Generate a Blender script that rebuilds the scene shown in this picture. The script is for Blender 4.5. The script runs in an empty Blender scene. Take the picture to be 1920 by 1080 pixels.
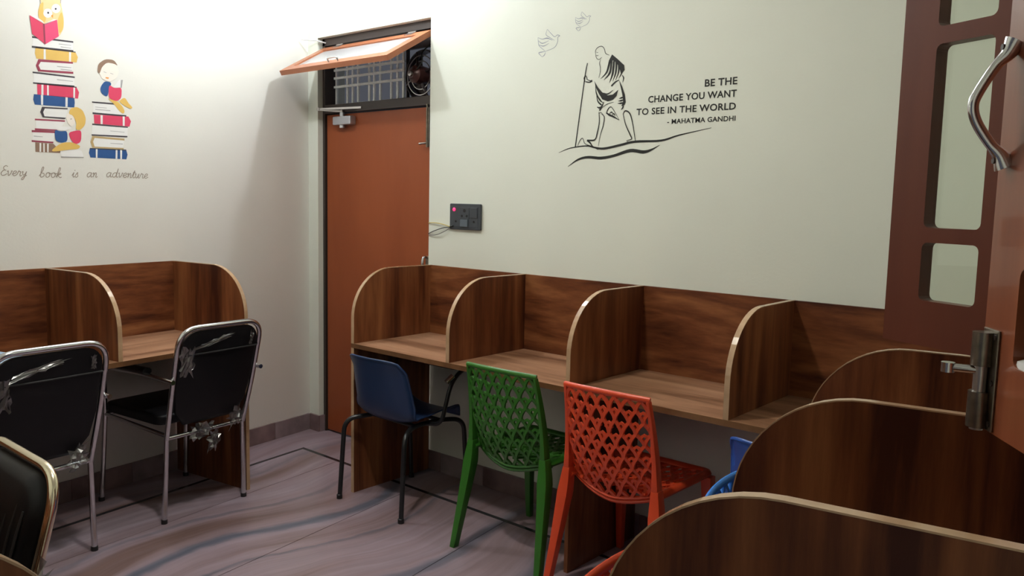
import bpy, bmesh, math, random
from mathutils import Vector, Matrix
random.seed(7)
scene = bpy.context.scene
C = scene.collection
PI = math.pi

# ------------------------------------------------------------------ camera
# Room axes: back wall is Y = 0, X runs to the right along it, Z up (metres).
# The two side walls are parallel to each other and lean TILT off square.
TILT = 0.15
LU = Vector((math.sin(TILT), -math.cos(TILT), 0))      # along the side walls, towards the viewer
LN = Vector((math.cos(TILT), math.sin(TILT), 0))       # from left wall to right wall
D_RIGHT = 3.815                                        # distance between the side walls
Y_FRONT = -3.17
CEIL = 3.10
cam_data = bpy.data.cameras.new('camera')
cam = bpy.data.objects.new('camera', cam_data)
C.objects.link(cam)
yaw, pitch, roll = 0.709, 0.1071, -0.0216
fw = Vector((-math.sin(yaw)*math.cos(pitch), math.cos(yaw)*math.cos(pitch), -math.sin(pitch)))
rt = Vector((math.cos(yaw), math.sin(yaw), 0))
dn = fw.cross(rt)
rt2 = rt*math.cos(roll) + dn*math.sin(roll)
dn2 = dn*math.cos(roll) - rt*math.sin(roll)
M = Matrix((rt2, -dn2, -fw)).transposed().to_4x4()
M.translation = Vector((4.2347, -3.0059, 1.46))
cam.matrix_world = M
cam_data.sensor_width = 36.0
cam_data.lens = 36.0*1532.67/1920.0
cam_data.clip_start = 0.02
scene.camera = cam

# ------------------------------------------------------------------ world, lamps, exposure
world = bpy.data.worlds.new('night')
scene.world = world
world.use_nodes = True
world.node_tree.nodes['Background'].inputs['Color'].default_value = (0.52, 0.55, 0.66, 1)
world.node_tree.nodes['Background'].inputs['Strength'].default_value = 0.13
scene.view_settings.view_transform = 'Standard'
scene.view_settings.look = 'None'
scene.view_settings.gamma = 1.0
scene.view_settings.use_curve_mapping = False
scene.view_settings.exposure = 0.08
BULB_PENDANT = 500.0        # emission of the bulb hanging by the left wall
BULB_WALL = 460.0                   # emission of the bulb on the back wall above the door
PANEL = 300.0                # emission of the round ceiling panel over the middle of the room
LAMP_COL = (0.93, 1.0, 1.06)
PANEL_COL = (1.0, 0.965, 0.86)

# ------------------------------------------------------------------ materials
MATS = {}
def _new(name):
    m = bpy.data.materials.new(name); m.use_nodes = True
    nt = m.node_tree; b = nt.nodes['Principled BSDF']
    return m, nt, b
def plain(name, col, rough=0.5, metal=0.0, spec=0.5, bump=0.0, bscale=200, var=0.0, vscale=6.0, coat=0.0):
    m, nt, b = _new(name)
    b.inputs['Base Color'].default_value = (*col, 1)
    b.inputs['Roughness'].default_value = rough
    b.inputs['Metallic'].default_value = metal
    b.inputs['Specular IOR Level'].default_value = spec
    b.inputs['Coat Weight'].default_value = coat
    tc = nt.nodes.new('ShaderNodeTexCoord')
    if var > 0:
        n = nt.nodes.new('ShaderNodeTexNoise'); n.inputs['Scale'].default_value = vscale
        n.inputs['Detail'].default_value = 4
        nt.links.new(tc.outputs['Object'], n.inputs['Vector'])
        r = nt.nodes.new('ShaderNodeValToRGB')
        r.color_ramp.elements[0].position = 0.3; r.color_ramp.elements[1].position = 0.7
        r.color_ramp.elements[0].color = (*[c*(1-var) for c in col], 1)
        r.color_ramp.elements[1].color = (*[min(1, c*(1+var)) for c in col], 1)
        nt.links.new(n.outputs['Fac'], r.inputs['Fac']); nt.links.new(r.outputs['Color'], b.inputs['Base Color'])
    if bump > 0:
        n2 = nt.nodes.new('ShaderNodeTexNoise'); n2.inputs['Scale'].default_value = bscale
        nt.links.new(tc.outputs['Object'], n2.inputs['Vector'])
        bp = nt.nodes.new('ShaderNodeBump'); bp.inputs['Strength'].default_value = bump; bp.inputs['Distance'].default_value = 0.002
        nt.links.new(n2.outputs['Fac'], bp.inputs['Height']); nt.links.new(bp.outputs['Normal'], b.inputs['Normal'])
    MATS[name] = m
    return m
def wood(name, scale, cols, rough=0.35, coat=0.0, spec=0.3, detail=1.0, seed=0.0, knots=0.5):
    """scale: noise scale per axis; the grain runs along the axis with the small value."""
    m, nt, b = _new(name)
    tc = nt.nodes.new('ShaderNodeTexCoord')
    oi = nt.nodes.new('ShaderNodeObjectInfo')
    add = nt.nodes.new('ShaderNodeVectorMath'); add.operation = 'ADD'
    mul = nt.nodes.new('ShaderNodeVectorMath'); mul.operation = 'SCALE'; mul.inputs['Scale'].default_value = 9.0
    comb = nt.nodes.new('ShaderNodeCombineXYZ')
    for k in ('X', 'Y', 'Z'): nt.links.new(oi.outputs['Random'], comb.inputs[k])
    nt.links.new(comb.outputs[0], mul.inputs[0])
    nt.links.new(tc.outputs['Object'], add.inputs[0]); nt.links.new(mul.outputs[0], add.inputs[1])
    mp = nt.nodes.new('ShaderNodeMapping'); mp.inputs['Scale'].default_value = scale
    mp.inputs['Location'].default_value = (seed, seed*2, seed*3)
    nt.links.new(add.outputs[0], mp.inputs['Vector'])
    n1 = nt.nodes.new('ShaderNodeTexNoise'); n1.inputs['Scale'].default_value = 1.0; n1.inputs['Detail'].default_value = 3; n1.inputs['Distortion'].default_value = 1.2*knots
    n2 = nt.nodes.new('ShaderNodeTexNoise'); n2.inputs['Scale'].default_value = 5.5; n2.inputs['Detail'].default_value = 6; n2.inputs['Roughness'].default_value = 0.65
    nt.links.new(mp.outputs[0], n1.inputs['Vector']); nt.links.new(mp.outputs[0], n2.inputs['Vector'])
    mx = nt.nodes.new('ShaderNodeMath'); mx.operation = 'MULTIPLY_ADD'; mx.inputs[1].default_value = 0.42*detail
    nt.links.new(n2.outputs['Fac'], mx.inputs[0])
    sub = nt.nodes.new('ShaderNodeMath'); sub.operation = 'SUBTRACT'; sub.inputs[1].default_value = 0.21*detail
    nt.links.new(n1.outputs['Fac'], sub.inputs[0]); nt.links.new(sub.outputs[0], mx.inputs[2])
    r = nt.nodes.new('ShaderNodeValToRGB'); cr = r.color_ramp
    cr.elements[0].position = 0.28; cr.elements[0].color = (*cols[0], 1)
    cr.elements[1].position = 0.72; cr.elements[1].color = (*cols[2], 1)
    e = cr.elements.new(0.48); e.color = (*cols[1], 1)
    nt.links.new(mx.outputs[0], r.inputs['Fac']); nt.links.new(r.outputs['Color'], b.inputs['Base Color'])
    b.inputs['Roughness'].default_value = rough
    b.inputs['Coat Weight'].default_value = coat
    b.inputs['Specular IOR Level'].default_value = spec
    MATS[name] = m
    return m
def emit(name, col, strength):
    m, nt, b = _new(name)
    b.inputs['Base Color'].default_value = (*col, 1)
    b.inputs['Emission Color'].default_value = (*col, 1)
    b.inputs['Emission Strength'].default_value = strength
    MATS[name] = m
    return m
def glassy(name, col=(1, 1, 1), gloss=0.12, rough=0.02, trans=0.85):
    """thin clear sheet: mostly straight through, a little mirror on top"""
    m, nt, b = _new(name)
    out = nt.nodes['Material Output']
    t = nt.nodes.new('ShaderNodeBsdfTransparent'); t.inputs['Color'].default_value = (*[c*trans for c in col], 1)
    g = nt.nodes.new('ShaderNodeBsdfGlossy'); g.inputs['Roughness'].default_value = rough
    mx = nt.nodes.new('ShaderNodeMixShader'); mx.inputs['Fac'].default_value = gloss
    nt.links.new(t.outputs[0], mx.inputs[1]); nt.links.new(g.outputs[0], mx.inputs[2])
    nt.links.new(mx.outputs[0], out.inputs['Surface'])
    MATS[name] = m
    return m

plain('wall_paint', (0.73, 0.75, 0.66), 0.55, bump=0.15, bscale=90, var=0.02, vscale=2.0)
plain('wall_paint_left', (0.75, 0.725, 0.67), 0.5, bump=0.15, bscale=90, var=0.02, vscale=2.0)
plain('ceiling_paint', (0.86, 0.86, 0.83), 0.7)
plain('reveal_paint', (0.55, 0.50, 0.38), 0.6, var=0.08, vscale=20)
BR = [(0.052, 0.0145, 0.008), (0.158, 0.050, 0.019), (0.30, 0.118, 0.045)]
wood('laminate_upright', (8.5, 8.5, 0.7), BR, 0.33)
wood('laminate_back', (1.3, 6.0, 8.0), BR, 0.33, seed=3.1, knots=1.0)
wood('laminate_top_lit', (1.4, 14.0, 8.0), [(0.17, 0.078, 0.042), (0.34, 0.175, 0.10), (0.47, 0.265, 0.16)], 0.32, seed=5.0)  # paler than the uprights: light from above put into the colour
wood('edge_band', (6.0, 6.0, 6.0), [(0.38, 0.235, 0.13), (0.47, 0.305, 0.18), (0.55, 0.37, 0.23)], 0.16, spec=0.6)
wood('edge_band_dark', (6.0, 6.0, 6.0), [(0.12, 0.055, 0.025), (0.17, 0.08, 0.036), (0.22, 0.11, 0.05)], 0.3)
wood('door_ply', (3.0, 3.0, 0.6), [(0.245, 0.056, 0.017), (0.28, 0.066, 0.020), (0.315, 0.078, 0.025)], 0.42, detail=0.5)
wood('flap_wood', (0.8, 5.0, 5.0), [(0.30, 0.10, 0.045), (0.37, 0.13, 0.06), (0.43, 0.165, 0.08)], 0.35, detail=0.5)
wood('shutter_wood', (6.0, 6.0, 0.7), [(0.095, 0.023, 0.011), (0.115, 0.029, 0.014), (0.135, 0.036, 0.018)], 0.38, detail=0.5)
wood('shutter_wood_light', (9.0, 9.0, 0.7), [(0.18, 0.045, 0.018), (0.24, 0.066, 0.027), (0.30, 0.09, 0.04)], 0.30, detail=0.8, coat=0.3)
plain('frame_dark', (0.035, 0.022, 0.018), 0.5)
plain('chrome', (0.66, 0.66, 0.68), 0.16, metal=1.0)
plain('steel_dull', (0.50, 0.47, 0.46), 0.32, metal=1.0)
plain('chrome_gold_lit', (0.78, 0.70, 0.52), 0.18, metal=1.0)  # golden reflections on the chair frame put into the metal colour
plain('brass_dull', (0.25, 0.22, 0.18), 0.28, metal=1.0, var=0.2, vscale=60)
plain('leatherette', (0.007, 0.007, 0.009), 0.42, spec=0.25, bump=0.1, bscale=300)
plain('leatherette_seam', (0.022, 0.022, 0.025), 0.5)
plain('black_plastic', (0.012, 0.012, 0.013), 0.35)
plain('black_tube', (0.012, 0.013, 0.014), 0.28)
plain('navy_plastic', (0.014, 0.036, 0.105), 0.36)
plain('navy_plastic_b', (0.018, 0.075, 0.33), 0.36)
plain('blue_plastic', (0.045, 0.27, 0.85), 0.34)
plain('green_plastic', (0.032, 0.155, 0.016), 0.33)
plain('orange_plastic', (0.70, 0.070, 0.020), 0.34)
plain('slate_plate', (0.045, 0.052, 0.062), 0.35)
plain('slate_key', (0.10, 0.125, 0.15), 0.3)
plain('socket_hole', (0.004, 0.004, 0.004), 0.6)
plain('closer_silver', (0.55, 0.57, 0.62), 0.35, metal=0.8)
plain('grille_paint', (0.88, 0.90, 0.90), 0.45)
plain('fan_metal', (0.035, 0.024, 0.026), 0.32, metal=0.3, var=0.3, vscale=30)
plain('fan_motor', (0.075, 0.030, 0.028), 0.3, metal=0.2, var=0.2, vscale=30)
plain('skirting', (0.20, 0.135, 0.135), 0.25, var=0.35, vscale=7)
plain('skirting_b', (0.26, 0.20, 0.21), 0.25, var=0.25, vscale=9)
plain('floor_joint', (0.09, 0.06, 0.06), 0.6)
plain('border_stone', (0.018, 0.020, 0.026), 0.22, var=0.3, vscale=30)
plain('white_plastic', (0.75, 0.75, 0.74), 0.4)
plain('grey_window', (0.30, 0.31, 0.34), 0.5)
plain('wire_yellow', (0.55, 0.42, 0.10), 0.5)
plain('wire_black', (0.015, 0.02, 0.018), 0.45)
plain('wire_grey', (0.28, 0.29, 0.28), 0.5)
plain('paper', (0.75, 0.76, 0.74), 0.7)
plain('cover_green', (0.06, 0.22, 0.14), 0.5)
plain('cover_blue', (0.40, 0.52, 0.66), 0.5)
glassy('clear_glass', (0.97, 1.0, 0.96), 0.05, 0.01, 0.97)
glassy('dark_backing', (0.10, 0.10, 0.11), 0.08, 0.02, 0.3)
glassy('frost_film', (0.92, 0.94, 0.95), 0.30, 0.35, 0.55)
m_, nt_, b_ = _new('flap_pane'); MATS['flap_pane'] = m_
b_.inputs['Base Color'].default_value = (0.36, 0.35, 0.36, 1); b_.inputs['Roughness'].default_value = 0.25
emit('bulb_pendant', LAMP_COL, BULB_PENDANT)
emit('bulb_wall', LAMP_COL, BULB_WALL)
emit('panel_glow', PANEL_COL, PANEL)
emit('led_red', (1.0, 0.02, 0.10), 2.5)
INK = dict(white=(0.80, 0.78, 0.76), ink=(0.055, 0.045, 0.055), grey=(0.34, 0.32, 0.32), yellow=(0.72, 0.46, 0.12), maroon=(0.30, 0.045, 0.08),
           red=(0.66, 0.055, 0.12), crimson=(0.72, 0.07, 0.17), blue=(0.025, 0.085, 0.25), brown=(0.26, 0.16, 0.11), cream=(0.80, 0.58, 0.30),
           orange=(0.75, 0.28, 0.05), skin=(0.84, 0.76, 0.68), tan=(0.48, 0.34, 0.16), stencil=(0.018, 0.018, 0.016), pencil=(0.30, 0.32, 0.38), sepia=(0.33, 0.27, 0.22))
for k_, c_ in INK.items(): plain('print_'+k_, c_, 0.6, spec=0.3)

def floor_mat():
    m, nt, b = _new('marble_floor'); L = nt.links
    tc = nt.nodes.new('ShaderNodeTexCoord')
    sep = nt.nodes.new('ShaderNodeSeparateXYZ')
    mp = nt.nodes.new('ShaderNodeMapping'); mp.inputs['Scale'].default_value = (1.1, 0.9, 1)
    L.new(tc.outputs['Object'], mp.inputs['Vector'])
    w = nt.nodes.new('ShaderNodeTexNoise'); w.inputs['Scale'].default_value = 1.3; w.inputs['Detail'].default_value = 3; w.inputs['Roughness'].default_value = 0.45
    L.new(mp.outputs[0], w.inputs['Vector']); L.new(tc.outputs['Object'], sep.inputs[0])
    # u = x - 0.07 sin(2 pi (y + 1.05) / 1.3) + a little noise: the veins run away from the viewer in slow waves
    def mth(op, i0, i1):
        n = nt.nodes.new('ShaderNodeMath'); n.operation = op
        for k, v in ((0, i0), (1, i1)):
            if v is None: continue
            if isinstance(v, (int, float)): n.inputs[k].default_value = v
            else: L.new(v, n.inputs[k])
        return n.outputs[0]
    ph = mth('MULTIPLY', mth('ADD', sep.outputs['Y'], 1.05), 2*PI/1.3)
    wave = mth('MULTIPLY', mth('SINE', ph, None), -0.07)
    nz = mth('MULTIPLY', mth('SUBTRACT', w.outputs['Fac'], 0.5), 0.22)
    uu = mth('ADD', mth('ADD', sep.outputs['X'], wave), nz)
    ysk = uu.node
    # broad bands and fine streaks, both along the warped coordinate
    def band(scale, detail, rough=0.6):
        cx = nt.nodes.new('ShaderNodeCombineXYZ')
        sy = nt.nodes.new('ShaderNodeMath'); sy.operation = 'MULTIPLY'; sy.inputs[1].default_value = 0.05
        L.new(sep.outputs['Y'], sy.inputs[0])
        L.new(ysk.outputs[0], cx.inputs['X']); L.new(sy.outputs[0], cx.inputs['Y'])
        n = nt.nodes.new('ShaderNodeTexNoise'); n.inputs['Scale'].default_value = scale; n.inputs['Detail'].default_value = detail; n.inputs['Roughness'].default_value = rough
        L.new(cx.outputs[0], n.inputs['Vector'])
        return n.outputs['Fac']
    broad = band(4.5, 4)
    r1 = nt.nodes.new('ShaderNodeValToRGB'); cr = r1.color_ramp
    cr.elements[0].position = 0.36; cr.elements[0].color = (0.190, 0.118, 0.105, 1)
    cr.elements[1].position = 0.72; cr.elements[1].color = (0.40, 0.34, 0.40, 1)
    e = cr.elements.new(0.45); e.color = (0.30, 0.215, 0.23, 1)
    e = cr.elements.new(0.57); e.color = (0.345, 0.27, 0.31, 1)
    L.new(broad, r1.inputs['Fac'])
    fz = nt.nodes.new('ShaderNodeTexNoise'); fz.inputs['Scale'].default_value = 9.0; fz.inputs['Detail'].default_value = 4
    L.new(tc.outputs['Object'], fz.inputs['Vector'])
    vu = mth('MULTIPLY', mth('ADD', uu, mth('MULTIPLY', mth('SUBTRACT', fz.outputs['Fac'], 0.5), 0.05)), 0.25)
    r2 = nt.nodes.new('ShaderNodeValToRGB'); c2 = r2.color_ramp
    c2.elements[0].position = 0.0; c2.elements[0].color = (0, 0, 0, 1); c2.elements[1].position = 1.0; c2.elements[1].color = (0, 0, 0, 1)
    for u0, hw, st in ((0.44, 0.018, 0.5), (0.93, 0.014, 0.45), (1.21, 0.030, 0.95), (1.47, 0.012, 0.7), (1.93, 0.030, 0.75), (2.26, 0.035, 0.8), (2.85, 0.03, 0.7)):
        for q, v in ((-1.5, 0), (-0.55, st), (0.55, st), (1.5, 0)):
            e = c2.elements.new((u0+q*hw)/4); e.color = (v, v, v, 1)
    L.new(vu, r2.inputs['Fac'])
    mx = nt.nodes.new('ShaderNodeMix'); mx.data_type = 'RGBA'
    L.new(r2.outputs['Color'], mx.inputs['Factor']); L.new(r1.outputs['Color'], mx.inputs['A'])
    mx.inputs['B'].default_value = (0.115, 0.125, 0.165, 1)
    fine = band(30, 4)
    r3 = nt.nodes.new('ShaderNodeValToRGB'); r3.color_ramp.elements[0].position = 0.25; r3.color_ramp.elements[1].position = 0.75
    r3.color_ramp.elements[0].color = (0.72, 0.70, 0.70, 1); r3.color_ramp.elements[1].color = (1.12, 1.1, 1.12, 1)
    L.new(fine, r3.inputs['Fac'])
    mm = nt.nodes.new('ShaderNodeMix'); mm.data_type = 'RGBA'; mm.blend_type = 'MULTIPLY'; mm.inputs['Factor'].default_value = 1.0
    L.new(mx.outputs['Result'], mm.inputs['A']); L.new(r3.outputs['Color'], mm.inputs['B'])
    L.new(mm.outputs['Result'], b.inputs['Base Color'])
    b.inputs['Roughness'].default_value = 0.30
    MATS['marble_floor'] = m
floor_mat()

# ------------------------------------------------------------------ mesh helpers
class MB:
    """collects boxes, prisms, tubes and strips; build() links them as ONE mesh object"""
    def __init__(self): self.v = []; self.f = []
    def add(self, vs, fs):
        n = len(self.v); self.v += [tuple(p) for p in vs]; self.f += [[i+n for i in f] for f in fs]; return self
    def box(self, x0, x1, y0, y1, z0, z1):
        vs = [(x, y, z) for z in (z0, z1) for y in (y0, y1) for x in (x0, x1)]
        return self.add(vs, [(0, 2, 3, 1), (4, 5, 7, 6), (0, 1, 5, 4), (2, 6, 7, 3), (0, 4, 6, 2), (1, 3, 7, 5)])
    def prism(self, poly, fn0, fn1):
        """poly: 2D outline, counter-clockwise seen from fn1's side"""
        n = len(poly)
        vs = [fn0(*p) for p in poly] + [fn1(*p) for p in poly]
        fs = [list(range(n))[::-1], list(range(n, 2*n))] + [(i, (i+1) % n, n+(i+1) % n, n+i) for i in range(n)]
        return self.add(vs, fs)
    def tube(self, pts, r, n=10, closed=False, flat=1.0, up=None, cap=True):
        """round bar along pts; r is a number or a list; flat squeezes the second axis"""
        P = [Vector(p) for p in pts]; m = len(P)
        R = r if isinstance(r, (list, tuple)) else [r]*m
        T = []
        for i in range(m):
            a = P[(i-1) % m] if (closed or i > 0) else P[i]
            b = P[(i+1) % m] if (closed or i < m-1) else P[i]
            T.append((b-a).normalized())
        N = Vector(up) if up else (Vector((0, 0, 1)) if abs(T[0].z) < 0.9 else Vector((1, 0, 0)))
        vs = []
        for i in range(m):
            N = (N - T[i]*N.dot(T[i])).normalized(); Bn = T[i].cross(N)
            for k in range(n):
                a = 2*PI*k/n + (PI/4 if n == 4 else 0)
                vs.append(P[i] + (N*math.cos(a) + Bn*math.sin(a)*flat)*R[i])
        fs = []
        for i in range(m if closed else m-1):
            j = (i+1) % m
            for k in range(n):
                fs.append((i*n+k, i*n+(k+1) % n, j*n+(k+1) % n, j*n+k))
        if cap and not closed:
            fs.append(list(range(n))[::-1]); fs.append([(m-1)*n+k for k in range(n)])
        return self.add(vs, fs)
    def lathe(self, prof, origin=(0, 0, 0), axis='Z', n=24):
        o = Vector(origin); vs = []
        for (r, h) in prof:
            for k in range(n):
                a = 2*PI*k/n; c, s = r*math.cos(a), r*math.sin(a)
                vs.append(o + (Vector((c, s, h)) if axis == 'Z' else Vector((c, h, s)) if axis == 'Y' else Vector((h, c, s))))
        fs = []
        for i in range(len(prof)-1):
            for k in range(n): fs.append((i*n+k, i*n+(k+1) % n, (i+1)*n+(k+1) % n, (i+1)*n+k))
        fs.append(list(range(n))[::-1]); fs.append([(len(prof)-1)*n+k for k in range(n)])
        return self.add(vs, fs)
    def grid(self, fn, nu, nv):
        vs = [fn(i/nu, j/nv) for j in range(nv+1) for i in range(nu+1)]
        fs = [(j*(nu+1)+i, j*(nu+1)+i+1, (j+1)*(nu+1)+i+1, (j+1)*(nu+1)+i) for j in range(nv) for i in range(nu)]
        return self.add(vs, fs)
    def ribbon(self, pts, ws, fn):
        """flat stroke on a wall: pts 2D, ws widths, fn maps 2D to 3D"""
        m = len(pts)
        if len(ws) != m: ws = [ws[0]]*m
        P, W = smooth2(pts, ws)
        vs = []; m = len(P)
        for i in range(m):
            a = P[max(0, i-1)]; b = P[min(m-1, i+1)]
            t = (b-a).normalized(); nrm = Vector((-t.y, t.x))
            vs.append(fn(*(P[i]+nrm*W[i]/2))); vs.append(fn(*(P[i]-nrm*W[i]/2)))
        return self.add(vs, [(2*i, 2*i+1, 2*i+3, 2*i+2) for i in range(m-1)])
    def build(self, name, mat, parent=None, smooth=None, bevel=0.0, subsurf=0, solidify=0.0):
        me = bpy.data.meshes.new(name)
        me.from_pydata(self.v, [], self.f)
        bm = bmesh.new(); bm.from_mesh(me)
        bmesh.ops.recalc_face_normals(bm, faces=bm.faces)
        if bevel > 0:
            ed = [e for e in bm.edges if len(e.link_faces) == 2 and e.calc_face_angle(0) > 0.6]
            bmesh.ops.bevel(bm, geom=ed, offset=bevel, segments=2, affect='EDGES', profile=0.6)
        bm.to_mesh(me); bm.free()
        me.materials.append(MATS[mat])
        if smooth is not None:
            for p in me.polygons: p.use_smooth = True
            me.set_sharp_from_angle(angle=math.radians(smooth))
        o = bpy.data.objects.new(name, me); C.objects.link(o)
        if parent: o.parent = parent
        if solidify:
            md = o.modifiers.new('thickness', 'SOLIDIFY'); md.thickness = solidify; md.offset = 0
        if subsurf:
            md = o.modifiers.new('round', 'SUBSURF'); md.levels = subsurf; md.render_levels = subsurf
        return o
def smooth2(pts, ws, k=5):
    P = [Vector(p[:2]) for p in pts]; m = len(P)
    if m < 3: return P, list(ws)
    out, w = [], []
    for i in range(m-1):
        p0 = P[i-1] if i else P[0]*2-P[1]; p1, p2 = P[i], P[i+1]; p3 = P[i+2] if i+2 < m else P[-1]*2-P[-2]
        for j in range(k):
            t = j/k
            out.append(0.5*((2*p1)+(p2-p0)*t+(2*p0-5*p1+4*p2-p3)*t*t+(3*p1-p0-3*p2+p3)*t**3)); w.append(ws[i]+(ws[i+1]-ws[i])*t)
    out.append(P[-1]); w.append(ws[-1])
    return out, w
def smooth3(pts, k=6, closed=False):
    P = [Vector(p) for p in pts]; m = len(P); out = []
    for i in range(m if closed else m-1):
        if closed: p0, p1, p2, p3 = P[(i-1) % m], P[i], P[(i+1) % m], P[(i+2) % m]
        else:
            p0 = P[i-1] if i else P[0]*2-P[1]; p1, p2 = P[i], P[i+1]; p3 = P[i+2] if i+2 < m else P[-1]*2-P[-2]
        for j in range(k):
            t = j/k
            out.append(0.5*((2*p1)+(p2-p0)*t+(2*p0-5*p1+4*p2-p3)*t*t+(3*p1-p0-3*p2+p3)*t**3))
    if not closed: out.append(P[-1])
    return out
def fillet(pts, r, n=6):
    P = [Vector(p) for p in pts]; out = [P[0]]
    for i in range(1, len(P)-1):
        a, b, c = P[i-1], P[i], P[i+1]
        u, v = (a-b), (c-b); rr = min(r, u.length*0.49, v.length*0.49)
        s, e = b+u.normalized()*rr, b+v.normalized()*rr
        for j in range(n+1):
            t = j/n; out.append(s*(1-t)**2 + b*2*t*(1-t) + e*t*t)
    out.append(P[-1]); return out
def tag(o, label=None, cat=None, group=None, kind=None):
    for k, v in (('label', label), ('category', cat), ('group', group), ('kind', kind)):
        if v: o[k] = v
    return o
def empty(name, loc=(0, 0, 0), rz=0.0):
    o = bpy.data.objects.new(name, None); C.objects.link(o); o.empty_display_size = 0.05
    o.location = loc; o.rotation_euler = (0, 0, rz); return o
def arc2(cx, cy, r, a0, a1, n, ry=None):
    return [(cx+r*math.cos(a0+(a1-a0)*i/n), cy+(ry or r)*math.sin(a0+(a1-a0)*i/n)) for i in range(n+1)]
def rrect(x0, x1, y0, y1, r, n=4):
    return (arc2(x1-r, y0+r, r, -PI/2, 0, n)+arc2(x1-r, y1-r, r, 0, PI/2, n)+arc2(x0+r, y1-r, r, PI/2, PI, n)+arc2(x0+r, y0+r, r, PI, 1.5*PI, n))
def holed_panel(mb, outer, holes, y0, y1):
    """slab in the XZ plane between y0 and y1 with holes; outlines counter-clockwise"""
    bm = bmesh.new(); edges = []
    for poly in [outer]+holes:
        vs = [bm.verts.new((x, 0, z)) for x, z in poly]
        for i in range(len(vs)): edges.append(bm.edges.new((vs[i], vs[(i+1) % len(vs)])))
    bmesh.ops.triangle_fill(bm, use_beauty=True, use_dissolve=False, edges=edges)
    bm.verts.index_update()
    vv = [(v.co.x, v.co.z) for v in bm.verts]; ff = [[v.index for v in f.verts] for f in bm.faces]
    bm.free()
    n = len(vv)
    mb.add([(x, y0, z) for x, z in vv], ff); mb.add([(x, y1, z) for x, z in vv], ff)
    for poly in [outer]+holes:
        m = len(poly)
        mb.add([(x, y0, z) for x, z in poly]+[(x, y1, z) for x, z in poly], [(i, (i+1) % m, m+(i+1) % m, m+i) for i in range(m)])
    return mb
LEFT_RZ = PI/2+TILT       # local +y goes into the left wall, local x = minus the distance from the corner
RIGHT_RZ = TILT-PI/2      # local +y goes into the right wall, local x = distance from the corner line

# ================================================================== THE ROOM
DOOR_X0, DOOR_X1, DOOR_H = 0.095, 1.066, 2.39
mb = MB()
mb.box(-0.35, DOOR_X0, 0, 0.2, 0, CEIL); mb.box(DOOR_X1, 4.3, 0, 0.2, 0, CEIL); mb.box(DOOR_X0, DOOR_X1, 0, 0.2, DOOR_H, CEIL)
tag(mb.build('wall_back', 'wall_paint'), kind='structure')
o = MB().box(-3.6, 0.03, 0, 0.15, 0, CEIL).build('wall_left', 'wall_paint_left'); o.rotation_euler.z = LEFT_RZ; tag(o, kind='structure')
WS0, WS1, WZ0, WZ1 = 1.70, 2.60, 1.13, 2.52
o = holed_panel(MB(), [(0.4, 0), (4.0, 0), (4.0, CEIL), (0.4, CEIL)], [[(WS0, WZ0), (WS1, WZ0), (WS1, WZ1), (WS0, WZ1)]], 0, 0.2).build('wall_right', 'wall_paint')
o.location = LN*D_RIGHT; o.rotation_euler.z = RIGHT_RZ; tag(o, kind='structure')
# the front wall, behind the viewer, has the open entrance doorway in its right corner
EX0, EX1, EH = 3.33, 4.22, 2.12
mb = MB(); mb.box(-0.2, EX0, Y_FRONT-0.15, Y_FRONT, 0, CEIL); mb.box(EX1, 5.0, Y_FRONT-0.15, Y_FRONT, 0, CEIL); mb.box(EX0, EX1, Y_FRONT-0.15, Y_FRONT, EH, CEIL)
tag(mb.build('wall_front', 'wall_paint'), kind='structure')
d2 = empty('door_2'); tag(d2, 'open entrance doorway in the front wall', kind='structure')
mb = MB(); mb.box(EX0, EX0+0.05, Y_FRONT-0.13, Y_FRONT-0.02, 0, EH); mb.box(EX1-0.05, EX1, Y_FRONT-0.13, Y_FRONT-0.02, 0, EH); mb.box(EX0+0.05, EX1-0.05, Y_FRONT-0.13, Y_FRONT-0.02, EH-0.05, EH)
mb.build('door_frame', 'shutter_wood', d2, bevel=0.002)
tag(MB().box(-0.4, 5.0, Y_FRONT-0.15, 0.2, CEIL, CEIL+0.1).build('ceiling', 'ceiling_paint'), kind='structure')

# floor: a bed, marble slabs between thin joints, and a black border strip let in round the room
floor = MB().box(-0.4, 5.0, Y_FRONT-0.15, 0.35, -0.06, -0.004).build('floor', 'floor_joint'); tag(floor, kind='structure')
def clip(poly, n, c):       # keep n.p <= c
    out = []
    for i in range(len(poly)):
        a, b = poly[i], poly[(i+1) % len(poly)]
        da, db = n[0]*a[0]+n[1]*a[1]-c, n[0]*b[0]+n[1]*b[1]-c
        if da <= 0: out.append(a)
        if da*db < 0:
            t = da/(da-db); out.append((a[0]+(b[0]-a[0])*t, a[1]+(b[1]-a[1])*t))
    return out
def sd(s, d): p = LU*s+LN*d; return (p.x, p.y)
def slab(poly, name, mat, lo=-0.004, hi=0.0):
    if len(poly) < 3: return
    b = MB(); b.prism(poly, lambda x, y: (x, y, lo), lambda x, y: (x, y, hi)); return b.build(name, mat, floor)
BO, BW = 0.262, 0.022       # border offset from the walls, border width
ln = (LN.x, LN.y); nln = (-LN.x, -LN.y)
inner = [((0, 1), -BO-BW-0.001), ((0, -1), -(Y_FRONT+BO+BW+0.001)), (nln, -(BO+BW+0.001)), (ln, D_RIGHT-BO-BW-0.001)]
dj = [0.0, 0.60, 1.21, 1.82, 2.43, 3.04, 3.6]
for i in range(len(dj)-1):
    cuts = [-1.0] + ([2.55] if i in (1, 4) else [2.95] if i == 3 else []) + [5.0]
    for a, b in zip(cuts, cuts[1:]):
        q = [sd(a+0.0018, dj[i]+0.0018), sd(b-0.0018, dj[i]+0.0018), sd(b-0.0018, dj[i+1]-0.0018), sd(a+0.0018, dj[i+1]-0.0018)]
        for n, c in inner: q = clip(q, n, c)
        slab(q, 'marble_slab', 'marble_floor')
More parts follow.
